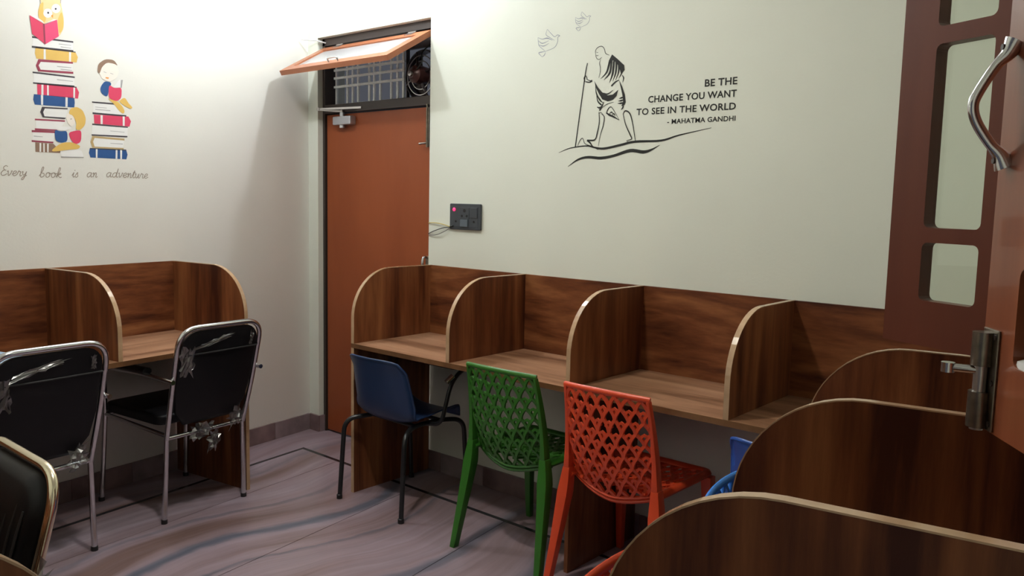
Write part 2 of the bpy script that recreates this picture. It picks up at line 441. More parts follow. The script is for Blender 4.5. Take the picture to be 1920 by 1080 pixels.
# margin slabs outside the border, and the border strips
big = [(-1, 0.5), (-1, -4), (6, -4), (6, 0.5)]
room = [((0, 1), 0.0), ((0, -1), -Y_FRONT), (nln, 0.0), (ln, D_RIGHT)]
def region(poly, planes):
    for n, c in planes: poly = clip(poly, n, c)
    return poly
for w0, w1, nm, mt in ((0.0, BO-0.001, 'marble_slab', 'marble_floor'), (BO, BO+BW, 'border_strip', 'border_stone')):
    yb, yf = ((0, 1), -w0), ((0, -1), -(Y_FRONT+w0))
    lf, rg = (nln, -w0), (ln, D_RIGHT-w0)
    slab(region(big, [((0, 1), -w0), ((0, -1), w1), lf, rg]), nm, mt)                                   # back
    slab(region(big, [((0, -1), -(Y_FRONT+w0)), ((0, 1), Y_FRONT+w1), lf, rg]), nm, mt)                 # front
    mid = [((0, 1), -w1), ((0, -1), -(Y_FRONT+w1))]
    slab(region(big, mid+[(nln, -w0), (ln, w1)]), nm, mt)                                               # left
    slab(region(big, mid+[(ln, D_RIGHT-w0), (nln, -(D_RIGHT-w1))]), nm, mt)                             # right
# threshold inside the doorway
slab([(DOOR_X0, 0.0), (DOOR_X1, 0.0), (DOOR_X1, 0.2), (DOOR_X0, 0.2)], 'door_threshold', 'marble_floor')

# skirting, tile by tile
def skirting(name, x0, x1, loc, rz, step=0.31, first=0.12):
    root = empty(name, loc, rz); tag(root, kind='structure')
    x = x0; k = 0; w = first
    while x < x1-0.001:
        e = min(x1, x+w)
        MB().box(x, e-0.0015, -0.012, 0, 0, 0.102).build('skirting_tile', ('skirting', 'skirting_b', 'skirting')[k % 3], root, bevel=0.002)
        x = e; k += 1; w = step
skirting('baseboard_left', -3.2, -0.013, (0, 0, 0), LEFT_RZ)
skirting('baseboard_back', 1.068, 3.85, (0, 0, 0), 0.0)
skirting('baseboard_back', 0.012, DOOR_X0+0.012, (0, 0, 0), 0.0)
skirting('baseboard_right', 0.60, 3.75, LN*D_RIGHT, RIGHT_RZ)
o = empty('baseboard_door', (DOOR_X0, 0, 0), PI/2); tag(o, kind='structure')
MB().box(0.0, 0.04, -0.012, 0, 0, 0.102).build('skirting_tile', 'skirting_b', o, bevel=0.002)

# ------------------------------------------------------------------ door
door = empty('door_1'); tag(door, 'rust brown flush door beside the left corner of the room', kind='structure')
fr = MB(); fr.box(DOOR_X0, DOOR_X0+0.022, 0.035, 0.12, 0, DOOR_H); fr.box(DOOR_X1-0.014, DOOR_X1, 0.045, 0.12, 0, DOOR_H)
fr.box(DOOR_X0, DOOR_X1, 0.035, 0.12, 2.345, DOOR_H); fr.box(DOOR_X0+0.02, DOOR_X1-0.012, 0.03, 0.12, 1.95, 2.0)
fr.build('door_frame', 'frame_dark', door, bevel=0.002)
MB().box(DOOR_X0+0.03, DOOR_X1-0.016, 0.045, 0.08, 0.012, 1.942).build('door_leaf', 'door_ply', door, bevel=0.002)
cl = MB().box(0.235, 0.40, 0.0, 0.045, 1.875, 1.925).build('door_closer', 'closer_silver', door, bevel=0.008)
tag(cl, 'silver hydraulic closer')
MB().lathe([(0.0, 0), (0.014, 0), (0.014, 0.022), (0.006, 0.026)], (0.30, 0.022, 1.925), 'Z', 14).build('closer_spindle', 'closer_silver', cl, smooth=40)
MB().lathe([(0.006, -0.02), (0.016, -0.015), (0.016, 0), (0.0, 0)], (0.30, 0.022, 1.875), 'Z', 14).build('closer_cap', 'closer_silver', cl, smooth=40)
arm = MB(); arm.tube([(0.30, 0.02, 1.955), (0.165, -0.045, 1.965)], 0.008, 4, flat=0.4); arm.tube([(0.165, -0.045, 1.968), (0.47, 0.025, 1.968)], 0.008, 4, flat=0.4)
arm.lathe([(0.012, 0), (0.012, 0.016)], (0.165, -0.045, 1.96), 'Z', 12); arm.tube([(0.30, 0.02, 1.94), (0.30, 0.02, 1.962)], 0.008, 8)
arm.build('closer_arm', 'steel_dull', cl)
tb = MB().box(1.0, 1.03, 0.038, 0.045, 1.735, 1.94).build('tower_bolt', 'brass_dull', door, bevel=0.001)
MB().tube([(1.015, 0.028, 1.73), (1.015, 0.028, 1.955)], 0.006, 8).build('bolt_rod', 'brass_dull', tb, smooth=40)
MB().tube([(1.015, 0.03, 1.752), (0.985, 0.008, 1.748), (0.978, 0.006, 1.748)], 0.006, 8).build('bolt_knob', 'brass_dull', tb, smooth=40)
lt = MB().box(1.005, 1.04, 0.036, 0.045, 1.06, 1.15).build('latch_plate', 'brass_dull', door, bevel=0.001)
MB().tube(fillet([(1.022, 0.04, 1.14), (1.022, 0.0, 1.15), (1.022, -0.005, 1.09), (1.022, 0.04, 1.08)], 0.02), 0.007, 8).build('latch_handle', 'chrome', lt, smooth=40)

# ------------------------------------------------------------------ transom opening with grille, fan and propped flap
tr = empty('window_1'); tag(tr, 'barred ventilator opening above the rust brown door', kind='structure')
for x in (0.142, 0.247, 0.297, 0.347, 0.449, 0.492, 0.546, 0.641, 0.693, 0.742):
    MB().box(x-0.0075, x+0.0075, 0.098, 0.110, 1.99, 2.35).build('grille_bar', 'grille_paint', tr, bevel=0.002)
for z in (2.111, 2.163, 2.209, 2.262, 2.312):
    MB().box(0.135, 0.765, 0.086, 0.098, z-0.007, z+0.007).build('grille_rail', 'grille_paint', tr, bevel=0.002)
MB().box(0.135, 0.765, 0.094, 0.112, 1.995, 2.012).build('grille_rail', 'grille_paint', tr, bevel=0.002)
# exhaust fan to the right of the grille
FX, FZ, FY = 0.915, 2.118, 0.115
fan = empty('exhaust_fan', (FX, FY, FZ)); tag(fan, 'dark round exhaust fan in the ventilator above the door', 'fan')
b = MB()
ring = [(0.138, -0.03), (0.140, 0.03), (0.130, 0.034), (0.124, 0.0), (0.130, -0.034), (0.138, -0.03)]
n = 36; vs = []
for r_, h_ in ring[:-1]:
    for k in range(n): vs.append((r_*math.cos(2*PI*k/n), h_, r_*math.sin(2*PI*k/n)))
fs = [(i*n+k, i*n+(k+1) % n, ((i+1) % 5)*n+(k+1) % n, ((i+1) % 5)*n+k) for i in range(5) for k in range(n)]
b.add(vs, fs); b.build('rim', 'fan_metal', fan, smooth=40)
mo = MB().lathe([(0.0, -0.115), (0.022, -0.113), (0.03, -0.10), (0.046, -0.09), (0.05, -0.05), (0.046, -0.005), (0.03, 0.0)], (0, 0, 0), 'Y', 20).build('motor', 'fan_motor', fan, smooth=40)
MB().lathe([(0.0, -0.125), (0.014, -0.124), (0.016, -0.112)], (0, 0, 0), 'Y', 12).build('motor_cap', 'steel_dull', mo, smooth=40)
for k in range(4):
    a = k*PI/2+0.35
    ca, sa = math.cos(a), math.sin(a)
    MB().tube([(0.045*ca, -0.05, 0.045*sa), (0.09*ca, -0.04, 0.09*sa), (0.134*ca, -0.028, 0.134*sa)], 0.008, 6).build('motor_bracket', 'fan_metal', fan)
    def bl(u, v, a=a):
        rr = 0.03+0.088*v; th = a+0.5+(u-0.5)*(0.5+0.55*v)
        return (rr*math.cos(th), 0.012+0.028*(u-0.5), rr*math.sin(th))
    MB().grid(bl, 4, 4).build('blade', 'fan_metal', fan, smooth=60, solidify=0.0025)
for r_ in (0.075, 0.105):
    MB().tube([(r_*math.cos(2*PI*k/28), -0.042, r_*math.sin(2*PI*k/28)) for k in range(28)], 0.003, 6, closed=True).build('guard_ring', 'steel_dull', fan, smooth=60)
MB().tube(smooth3([(0.03, -0.10, 0.02), (0.06, -0.09, 0.06), (0.05, -0.08, 0.11), (0.09, -0.05, 0.16), (0.10, -0.02, 0.22)]), 0.004, 6).build('supply_cord', 'wire_black', fan, smooth=60)
b = MB(); b.box(-0.145, -0.135, -0.02, 0.0, -0.125, 0.222); b.box(-0.135, 0.135, -0.02, 0.0, 0.15, 0.222)
b.build('mounting_plate', 'fan_metal', fan)
# flap
flap = empty('transom_flap', (0, 0.02, 2.333)); flap.rotation_euler = (math.radians(-60.4), 0, 0)
tag(flap, 'orange wooden ventilator flap propped open above the door', 'window flap')
FL = 0.348
o = holed_panel(MB(), [(0.122, -FL), (1.05, -FL), (1.05, 0), (0.122, 0)], [[(0.185, -FL+0.06), (0.985, -FL+0.06), (0.985, -0.055), (0.185, -0.055)]], 0.0, 0.028).build('sash_frame', 'flap_wood', flap, bevel=0.002)
MB().box(0.18, 0.99, 0.008, 0.014, -FL+0.055, -0.05).build('pane', 'flap_pane', flap)
for x in (0.28, 0.90):
    b = MB(); b.box(x-0.03, x+0.03, -0.003, 0.0, -0.035, 0.0); b.tube([(x-0.03, -0.002, 0.004), (x+0.03, -0.002, 0.004)], 0.005, 8); b.build('hinge', 'steel_dull', flap)
b = MB(); b.tube(fillet([(0.56, -0.002, -FL+0.02), (0.56, -0.024, -FL+0.02), (0.64, -0.024, -FL+0.02), (0.64, -0.002, -FL+0.02)], 0.012), 0.005, 8); b.build('pull_handle', 'chrome', flap, smooth=50)
tag(MB().tube([(0.135, 0.03, 2.362), (0.11, -0.02, 2.372), (0.055, -0.06, 2.376), (0.04, -0.075, 2.378)], 0.004, 6).build('stay_cord', 'white_plastic', smooth=50), 'thin white cord stretched from the flap to the wall corner', 'cord')

# ------------------------------------------------------------------ window in the right wall and its two open shutters
w2 = empty('window_2', LN*D_RIGHT, RIGHT_RZ); tag(w2, 'window opening in the right wall', kind='structure')
b = MB(); e = 0.05
holed_panel(b, [(WS0, WZ0), (WS1, WZ0), (WS1, WZ1), (WS0, WZ1)], [[(WS0+e, WZ0+e), (WS1-e, WZ0+e), (WS1-e, WZ1-e), (WS0+e, WZ1-e)]], 0.06, 0.13)
b.build('window_frame', 'shutter_wood', w2)
MB().box(WS0+e, WS1-e, 0.10, 0.105, WZ0+e, WZ1-e).build('pane', 'dark_backing', w2)  # added dark sheet, keeps the opening black behind the near shutter
for k in range(5):
    x = WS0+e+(WS1-WS0-2*e)*(k+0.5)/5
    MB().tube([(x, 0.085, WZ0+e), (x, 0.085, WZ1-e)], 0.006, 8).build('grille_bar', 'frame_dark', w2)
def shutter(name, loc, direction, width, mat, flip, label):
    """leaf from its free edge (local x = 0) to its hinge edge; room face at y = 0"""
    rz = math.atan2(direction[1], direction[0])
    root = empty(name, loc, rz); tag(root, label, 'window shutter', 'open window shutters')
    holes = []; x0, x1 = 0.090, 0.230
    for z0, z1 in ((0.103, 0.235), (0.268, 0.672), (0.710, 1.105), (1.140, 1.272)):
        holes.append(rrect(x0, x1, z0, z1, 0.014))
    y0, y1 = (0.0, 0.036*flip)
    holed_panel(MB(), [(0, 0), (width, 0), (width, 1.36), (0, 1.36)], holes, min(y0, y1), max(y0, y1)).build('sash_frame', mat, root, bevel=0.0015)
    for z0, z1 in ((0.103, 0.235), (0.268, 0.672), (0.710, 1.105), (1.140, 1.272)):
        ya = 0.026*flip
        MB().box(x0-0.004, x1+0.004, ya-0.0015, ya+0.0015, z0-0.004, z1+0.004).build('pane', 'clear_glass', root)
    return root
shutter('window_shutter', (3.649, -0.954, 1.15), (0.901, -0.433), 0.395, 'shutter_wood', 1, 'dark brown window shutter with narrow rounded panes, against the back wall')
ns = shutter('window_shutter', (3.994, -1.68, 1.15), (0.546, -0.837), 0.36, 'shutter_wood_light', 1, 'reddish brown window shutter with bow handle and tower bolt, at the right edge')
MB().prism([(0.002, 0.100), (0.030, 0.100), (0.024, 0.118), (0.004, 0.112)], lambda y, z: (0.094, y, z), lambda y, z: (0.226, y, z)).build('white_strip', 'white_plastic', ns)  # white strip along the bottom of the lowest pane
# handle and bolt sit on the near leaf's room face (local -y)
hd = MB()
hp = smooth3([(0.030, -0.004, 0.537), (0.030, -0.012, 0.522), (0.028, -0.026, 0.505), (0.026, -0.044, 0.472), (0.026, -0.050, 0.452), (0.026, -0.044, 0.430), (0.028, -0.026, 0.402), (0.030, -0.012, 0.385), (0.030, -0.004, 0.370)], 5)
rr = []
for i in range(len(hp)):
    t = abs(i/(len(hp)-1)-0.5)*2
    rr.append(0.0075+0.009*max(0, t-0.55)**1.2*2.2)
hd.tube(hp, rr, 12, flat=0.75)
hd = hd.build('bow_handle', 'chrome', ns, smooth=60)
for z in (0.530, 0.378): MB().lathe([(0.0045, -0.021), (0.0045, -0.016)], (0.030, 0, z), 'Y', 10).build('screw', 'frame_dark', hd)
bo = MB().box(0.006, 0.052, -0.004, 0.0, 0.002, 0.145).build('tower_bolt', 'brass_dull', ns, bevel=0.0015)
for z0, z1 in ((0.004, 0.055), (0.092, 0.140)):
    MB().tube([(0.026, -0.012, z0), (0.026, -0.012, z1)], 0.014, 12).build('bolt_sleeve', 'brass_dull', bo, smooth=40)
MB().tube([(0.026, -0.012, 0.0), (0.026, -0.012, 0.138)], 0.009, 12).build('bolt_rod', 'steel_dull', bo, smooth=40)
b = MB(); b.tube([(0.026, -0.015, 0.085), (0.012, -0.048, 0.085)], 0.006, 10); b.lathe([(0.0, 0), (0.0095, 0), (0.0095, 0.014), (0.0, 0.014)], (0.0105, -0.050, 0.078), 'Z', 12)
b.build('bolt_knob', 'chrome', bo, smooth=40)
for x, z in ((0.014, 0.07), (0.044, 0.07), (0.044, 0.012), (0.044, 0.135)):
    MB().lathe([(0.004, -0.0055), (0.004, -0.003)], (x, 0, z), 'Y', 8).build('screw', 'frame_dark', bo)

# ------------------------------------------------------------------ the three lamps (all just above the picture)
def bulb(name, p, mat, label, hang):
    root = empty(name, p); tag(root, label, 'lamp')
    prof = [(0.0, -0.037)]+[(0.036*math.cos(a), 0.036*math.sin(a)) for a in [-1.3, -0.95, -0.6, -0.25, 0.1, 0.45]]+[(0.022, 0.032), (0.014, 0.046)]
    if hang:
        MB().lathe(prof, (0, 0, 0), 'Z', 20).build('light_bulb', mat, root, smooth=60)
        MB().lathe([(0.016, 0.046), (0.02, 0.05), (0.02, 0.085), (0.008, 0.095)], (0, 0, 0), 'Z', 16).build('bulb_holder', 'white_plastic', root, smooth=40)
        MB().tube([(0, 0, 0.09), (0, 0, CEIL-p[2]-0.012)], 0.0035, 6).build('flex', 'white_plastic', root)
        MB().lathe([(0.0, 0), (0.035, 0), (0.04, 0.014)], (0, 0, CEIL-p[2]-0.014), 'Z', 18).build('ceiling_rose', 'white_plastic', root, smooth=40)
    else:
        MB().lathe(prof, (0, 0, 0), 'Y', 20).build('light_bulb', mat, root, smooth=60)
        MB().lathe([(0.016, 0.046), (0.022, 0.05), (0.024, -p[1]-0.008), (0.04, -p[1]-0.001)], (0, 0, 0), 'Y', 16).build('bulb_holder', 'white_plastic', root, smooth=40)
bulb('pendant_lamp', (0.58, -1.06, 2.82), 'bulb_pendant', 'bare bulb hanging near the left wall', True)
bulb('wall_lamp', (1.0, -0.09, 2.84), 'bulb_wall', 'bare bulb on the back wall above the door', False)
cp = empty('ceiling_lamp', (2.2, -1.64, CEIL)); tag(cp, 'round white panel lamp on the ceiling over the middle of the room', 'lamp')
MB().lathe([(0.10, -0.001), (0.115, -0.006), (0.115, -0.024), (0.105, -0.03), (0.095, -0.03), (0.095, -0.026)], (0, 0, 0), 'Z', 32).build('lamp_housing', 'white_plastic', cp, smooth=40)
MB().lathe([(0.0, -0.0305), (0.094, -0.0305), (0.094, -0.027)], (0, 0, 0), 'Z', 32).build('diffuser', 'panel_glow', cp)

# ================================================================== STUDY DESKS
HT, HD, TH = 1.11, 0.75, 0.018
ARC = 0.237
def side_profile(D, z0):
    """outline (y, z) of a partition: straight along the wall and the top, quarter round at the front"""
    p = [(-0.016, z0), (-0.016, HT)]
    p += [(-D+ARC-ARC*math.sin(a), HT-ARC+ARC*math.cos(a)) for a in [i*PI/2/14 for i in range(15)]]
    p += [(-D, z0)]
    return p
def desk(label, loc, rz, x0, x1, parts, D=0.525, ends=(), legs=(), skirt=None):
    root = empty('study_desk', loc, rz); tag(root, label, 'desk', 'wooden study desks')
    top = MB().box(x0, x1, -D, -0.004, HD-0.022, HD-0.0005).build('worktop', 'laminate_top_lit', root)
    MB().box(x0, x1, -D-0.0018, -D, HD-0.022, HD-0.0006).build('edge_band', 'edge_band_dark', top)
    MB().box(x0, x1, -0.016, -0.003, 0.70, HT).build('back_panel', 'laminate_back', root, bevel=0.001)
    for x in parts:
        z0 = 0.0 if x in ends else HD
        pr = side_profile(D, z0)
        p = MB().prism(pr, lambda y, z: (x-TH/2, y, z), lambda y, z: (x+TH/2, y, z)).build('end_panel' if x in ends else 'partition', 'laminate_upright', root)
        e = MB(); path = pr[1:]
        m = len(path)
        vs = []
        for i, (y, z) in enumerate(path):
            a = path[max(0, i-1)]; c = path[min(m-1, i+1)]
            t = Vector((c[0]-a[0], c[1]-a[1])).normalized(); nn = Vector((t.y, -t.x))
            for off in (-0.001, 0.0016):
                for sx in (-TH/2-0.0006, TH/2+0.0006): vs.append((x+sx, y-nn.x*off, z-nn.y*off))
        for i in range(m-1):
            for q in ((0, 1), (1, 3), (3, 2), (2, 0)):
                e.f.append([i*4+q[0], i*4+q[1], (i+1)*4+q[1], (i+1)*4+q[0]])
        e.f += [[0, 1, 3, 2], [(m-1)*4+k for k in (0, 2, 3, 1)]]
        e.v = vs
        e.build('edge_band', 'edge_band', p)
    for x in legs:
        MB().box(x-TH/2, x+TH/2, -D+0.02, -0.016, 0, HD-0.022).build('leg_panel', 'laminate_upright', root, bevel=0.001)
    return root
PX = [1.091, 1.7448, 2.3986, 3.0524]
desk('long wooden study desk with rounded partitions along the back wall under the quotation', (0, 0, 0), 0, 1.082, 3.775, PX, ends=(PX[0],), legs=(PX[2], 3.70))
LS = [-0.955, -1.61, -2.257, -2.903]
desk('wooden study desk with rounded partitions along the left wall under the book sticker', (0, 0, 0), LEFT_RZ, -2.912, -0.946, LS, D=0.56, ends=(LS[0], LS[3]), legs=(LS[2],))
RS = [1.372, 2.02, 2.622]
desk('wooden study desk with three pale edged partitions along the right wall', LN*D_RIGHT, RIGHT_RZ, 1.363, 2.631, RS, D=0.535, ends=(RS[0], RS[2]))
FXS = [-3.25, -2.598, -1.946, -1.30]
desk('wooden study desk with a rounded end in the bottom left corner of the picture', (0, Y_FRONT, 0), PI, -3.259, -1.291, FXS, D=0.545, ends=(FXS[0], FXS[3]), legs=(FXS[1],))

# ================================================================== CHAIRS (local: seat faces +y, origin on the floor under the seat)
def spider_chair(loc, rz, mat, label, s=1.0):
    root = empty('plastic_chair', loc, rz); root.scale = (s, s, s)
    tag(root, label, 'chair', 'plastic chairs with pierced backs')
    def rail(pts, ws, ds, name):
        """flat tapering bar: ws across, ds deep"""
        P = smooth3(pts, 5); m = len(P); b = MB(); vs = []
        for i, p in enumerate(P):
            t = i/(m-1)*(len(ws)-1); k = min(int(t), len(ws)-2); q = t-k
            w = ws[k]*(1-q)+ws[k+1]*q; d = ds[k]*(1-q)+ds[k+1]*q
            for sx, sy in ((-1, -1), (1, -1), (1, 1), (-1, 1)): vs.append((p.x+sx*w/2, p.y+sy*d/2, p.z))
        fs = [[i*4+k, i*4+(k+1) % 4, (i+1)*4+(k+1) % 4, (i+1)*4+k] for i in range(m-1) for k in range(4)]
        fs += [[3, 2, 1, 0], [(m-1)*4+k for k in range(4)]]
        return b.add(vs, fs).build(name, mat, root, bevel=0.003, smooth=35)
    for sx in (-1, 1):
        rail([(sx*0.228, -0.268, 0), (sx*0.214, -0.235, 0.18), (sx*0.200, -0.205, 0.36), (sx*0.192, -0.198, 0.46)], [0.026, 0.034, 0.046, 0.030], [0.030, 0.036, 0.046, 0.036], 'leg')
        rail([(sx*0.192, -0.198, 0.45), (sx*0.188, -0.205, 0.56), (sx*0.182, -0.225, 0.68), (sx*0.176, -0.250, 0.785)], [0.026, 0.018, 0.014, 0.012], [0.036, 0.032, 0.026, 0.020], 'back_rail')
        rail([(sx*0.212, 0.215, 0), (sx*0.203, 0.195, 0.2), (sx*0.195, 0.180, 0.42)], [0.024, 0.032, 0.042], [0.026, 0.034, 0.044], 'leg')
    # top bar
    b = MB(); n = 12
    b.tube([(-0.182+0.364*i/n, -0.250-0.022*(1-(2*i/n-1)**2), 0.788+0.004*(1-(2*i/n-1)**2)) for i in range(n+1)], 0.011, 8, flat=0.75)
    b.build('top_rail', mat, root, smooth=50)
    def back(u, v):          # u, v in 0..1 -> point on the curved back
        w = 0.186-0.010*v
        low = 0.375+0.055*abs(2*u-1)**1.6*0.8
        z = low+(0.782-low)*v
        yb = -0.20-0.050*v**1.3
        bow = 0.040*(1-v*0.4)*(1-(2*u-1)**2)
        return Vector(((2*u-1)*w, yb-bow+0.055*(1-v)**4, z))
    def seat(u, v):
        return Vector(((2*u-1)*0.19, -0.19+0.385*v, 0.435-0.018*math.sin(PI*u)*(0.6+0.4*math.sin(PI*v))))
    def lattice(fn, cols, rows, name, w, normal):
        b = MB()
        def rib(pts, ww=w):
            P = [fn(min(1, max(0, x)), min(1, max(0, y))) for x, y in pts]
            if (P[0]-P[-1]).length < 0.004: return
            b.tube(P, ww, 4, flat=1.35, up=normal)
        rnd = random.Random(5)
        def node(i, j):
            return ((i+0.5*(j % 2))/cols + (rnd_off[(i, j)][0] if 0 < j < rows else 0), j/rows+(rnd_off[(i, j)][1] if 0 < j < rows else 0))
        rnd_off = {(i, j): (rnd.uniform(-0.012, 0.012), rnd.uniform(-0.012, 0.012)) for i in range(-2, cols+3) for j in range(rows+1)}
        for j in range(rows):
            for i in range(-1, cols+1):
                a = node(i, j)
                for di in ((0, -1) if j % 2 == 0 else (0, 1)):
                    c = node(i+di, j+1)
                    if max(a[0], c[0]) < 0.001 or min(a[0], c[0]) > 0.999: continue
                    bend = 0.012*(1 if di else -1)*(1 if j % 2 == 0 else -1)
                    m1 = ((a[0]*2+c[0])/3+bend, (a[1]*2+c[1])/3); m2 = ((a[0]+2*c[0])/3+bend, (a[1]+2*c[1])/3)
                    rib([a, m1, m2, c])
                # a little arch inside every second diamond, with a spoke under it
                if 0 < j < rows-1 and -0.05 < a[0] < 1.05:
                    hw, hh = 0.25/cols, 0.5/rows
                    c = (a[0], a[1]+0.55/rows)
                    rib([(c[0]-hw, c[1]-hh*0.1), (c[0]-hw*0.6, c[1]+hh*0.55), (c[0], c[1]+hh*0.8), (c[0]+hw*0.6, c[1]+hh*0.55), (c[0]+hw, c[1]-hh*0.1)], w*0.85)
        return b.build(name, mat, root, smooth=40)
    lattice(back, 7, 9, 'backrest', 0.0064, (0, 1, 0))
    lattice(seat, 7, 8, 'seat', 0.0066, (0, 0, 1))
    b = MB()
    b.tube(fillet([(-0.19, -0.20, 0.432), (-0.195, 0.19, 0.432), (0.195, 0.19, 0.432), (0.19, -0.20, 0.432)], 0.03), 0.014, 8, flat=1.3)
    b.tube([back(i/14, 0.0) for i in range(15)], 0.010, 8, flat=1.3)
    b.tube([back(i/14, 0.07)*0.5+back(i/14, 0.0)*0.5 for i in range(15)], 0.008, 8, flat=1.3)
    b.build('seat_rim', mat, root, smooth=50)
    return root
def shell_chair(loc, rz, mat, label, tablet=False, s=1.0):
    root = empty('shell_chair', loc, rz); root.scale = (s, s, s)
    tag(root, label, 'chair', 'plastic shell chairs on black tube legs')
    prof = smooth3([(0, 0.195, 0.405), (0, 0.17, 0.432), (0, 0.08, 0.432), (0, -0.05, 0.418), (0, -0.145, 0.425), (0, -0.19, 0.475), (0, -0.212, 0.56), (0, -0.232, 0.65), (0, -0.252, 0.725)], 4)
    widths = [0.165, 0.18, 0.19, 0.195, 0.20, 0.205, 0.198, 0.188, 0.176]
    m = len(prof)-1
    def sh(u, v):
        t = v*m; k = min(int(t), m-1); q = t-k
        p = prof[k]*(1-q)+prof[k+1]*q
        tw = v*(len(widths)-1); kw = min(int(tw), len(widths)-2); qw = tw-kw
        w = widths[kw]*(1-qw)+widths[kw+1]*qw
        x = 2*u-1
        # round the corners at the two ends, roll the sides up / forward
        endr = max(0, (v-0.90)/0.10)
        w *= 1-0.06*endr**2
        wrap = abs(x)**3
        back = min(1, max(0, (v-0.42)/0.25))
        up = wrap*0.035*(1-back)*min(1, v/0.1)
        fwd = wrap*0.060*back*(1-0.35*endr)
        zdrop = 0.012*abs(x)**6*endr
        return (x*w, p.y+fwd, p.z+up-zdrop)
    MB().grid(sh, 14, 36).build('seat_shell', mat, root, smooth=80, solidify=0.006)
    # rolled rim along the upper edge of the back
    pts = [sh(0.0, v/30) for v in range(14, 31)]+[sh(u/14, 1.0) for u in range(1, 14)]+[sh(1.0, v/30) for v in range(30, 13, -1)]
    MB().tube(pts, 0.0055, 6).build('rim', mat, root, smooth=60)
    for sx in (-1, 1):
        fp = fillet([(sx*0.223, -0.235, 0.0), (sx*0.215, -0.21, 0.395), (sx*0.15, -0.10, 0.405), (sx*0.15, 0.08, 0.405), (sx*0.196, 0.19, 0.395), (sx*0.203, 0.215, 0.0)], 0.085, 8)
        h = len(fp)//2
        MB().tube(fp[:h+1], 0.0115, 10).build('leg', 'black_tube', root, smooth=50)
        MB().tube(fp[h:], 0.0115, 10).build('leg', 'black_tube', root, smooth=50)
        for fx, y in ((0.223, -0.2355), (0.203, 0.2155)): MB().lathe([(0.0145, 0.0), (0.0145, 0.02), (0.012, 0.022)], (sx*fx, y, 0), 'Z', 10).build('foot_cap', 'black_plastic', root, smooth=40)
    b = MB()
    for y in (-0.09, 0.07): b.tube([(-0.15, y, 0.405), (0.15, y, 0.405)], 0.010, 8)
    b.build('cross_tube', 'black_tube', root, smooth=50)
    if tablet:
        arm = MB().tube(fillet([(0.16, -0.02, 0.405), (0.255, -0.02, 0.42), (0.262, 0.03, 0.60), (0.255, 0.10, 0.655), (0.24, 0.24, 0.658)], 0.05), 0.010, 10).build('tablet_arm', 'black_tube', root, smooth=50)
        MB().tube([(0.24, 0.20, 0.655), (0.235, 0.20, 0.405)], 0.008, 8).build('tablet_post', 'black_tube', root, smooth=50)
        MB().prism(rrect(0.02, 0.28, 0.06, 0.34, 0.05, 5), lambda x, y: (x, y, 0.664), lambda x, y: (x, y, 0.678)).build('writing_tablet', 'black_plastic', root, bevel=0.002)
        MB().tube([(0.245, 0.02, 0.61), (0.258, 0.05, 0.64)], 0.013, 10).build('tablet_clamp', 'chrome', arm, smooth=50)
    return root
def crumple(root, c, u, v, seed, n=7, amp=0.012):
    """a torn scrap of clear packing film: centre c, half extents u and v (vectors)"""
    rnd = random.Random(seed); c, u, v = Vector(c), Vector(u), Vector(v); nrm = u.cross(v).normalized()
    H = {(i, j): rnd.uniform(-1, 1) for i in range(n+1) for j in range(n+1)}
    def f(a, b):
        i, j = round(a*n), round(b*n); x, y = 2*a-1, 2*b-1
        r = 1+0.35*H[(j, i)]*max(abs(x), abs(y))
        return c+u*x*r+v*y*r+nrm*amp*H[(i, j)]
    return MB().grid(f, n, n).build('plastic_wrap', 'frost_film', root)
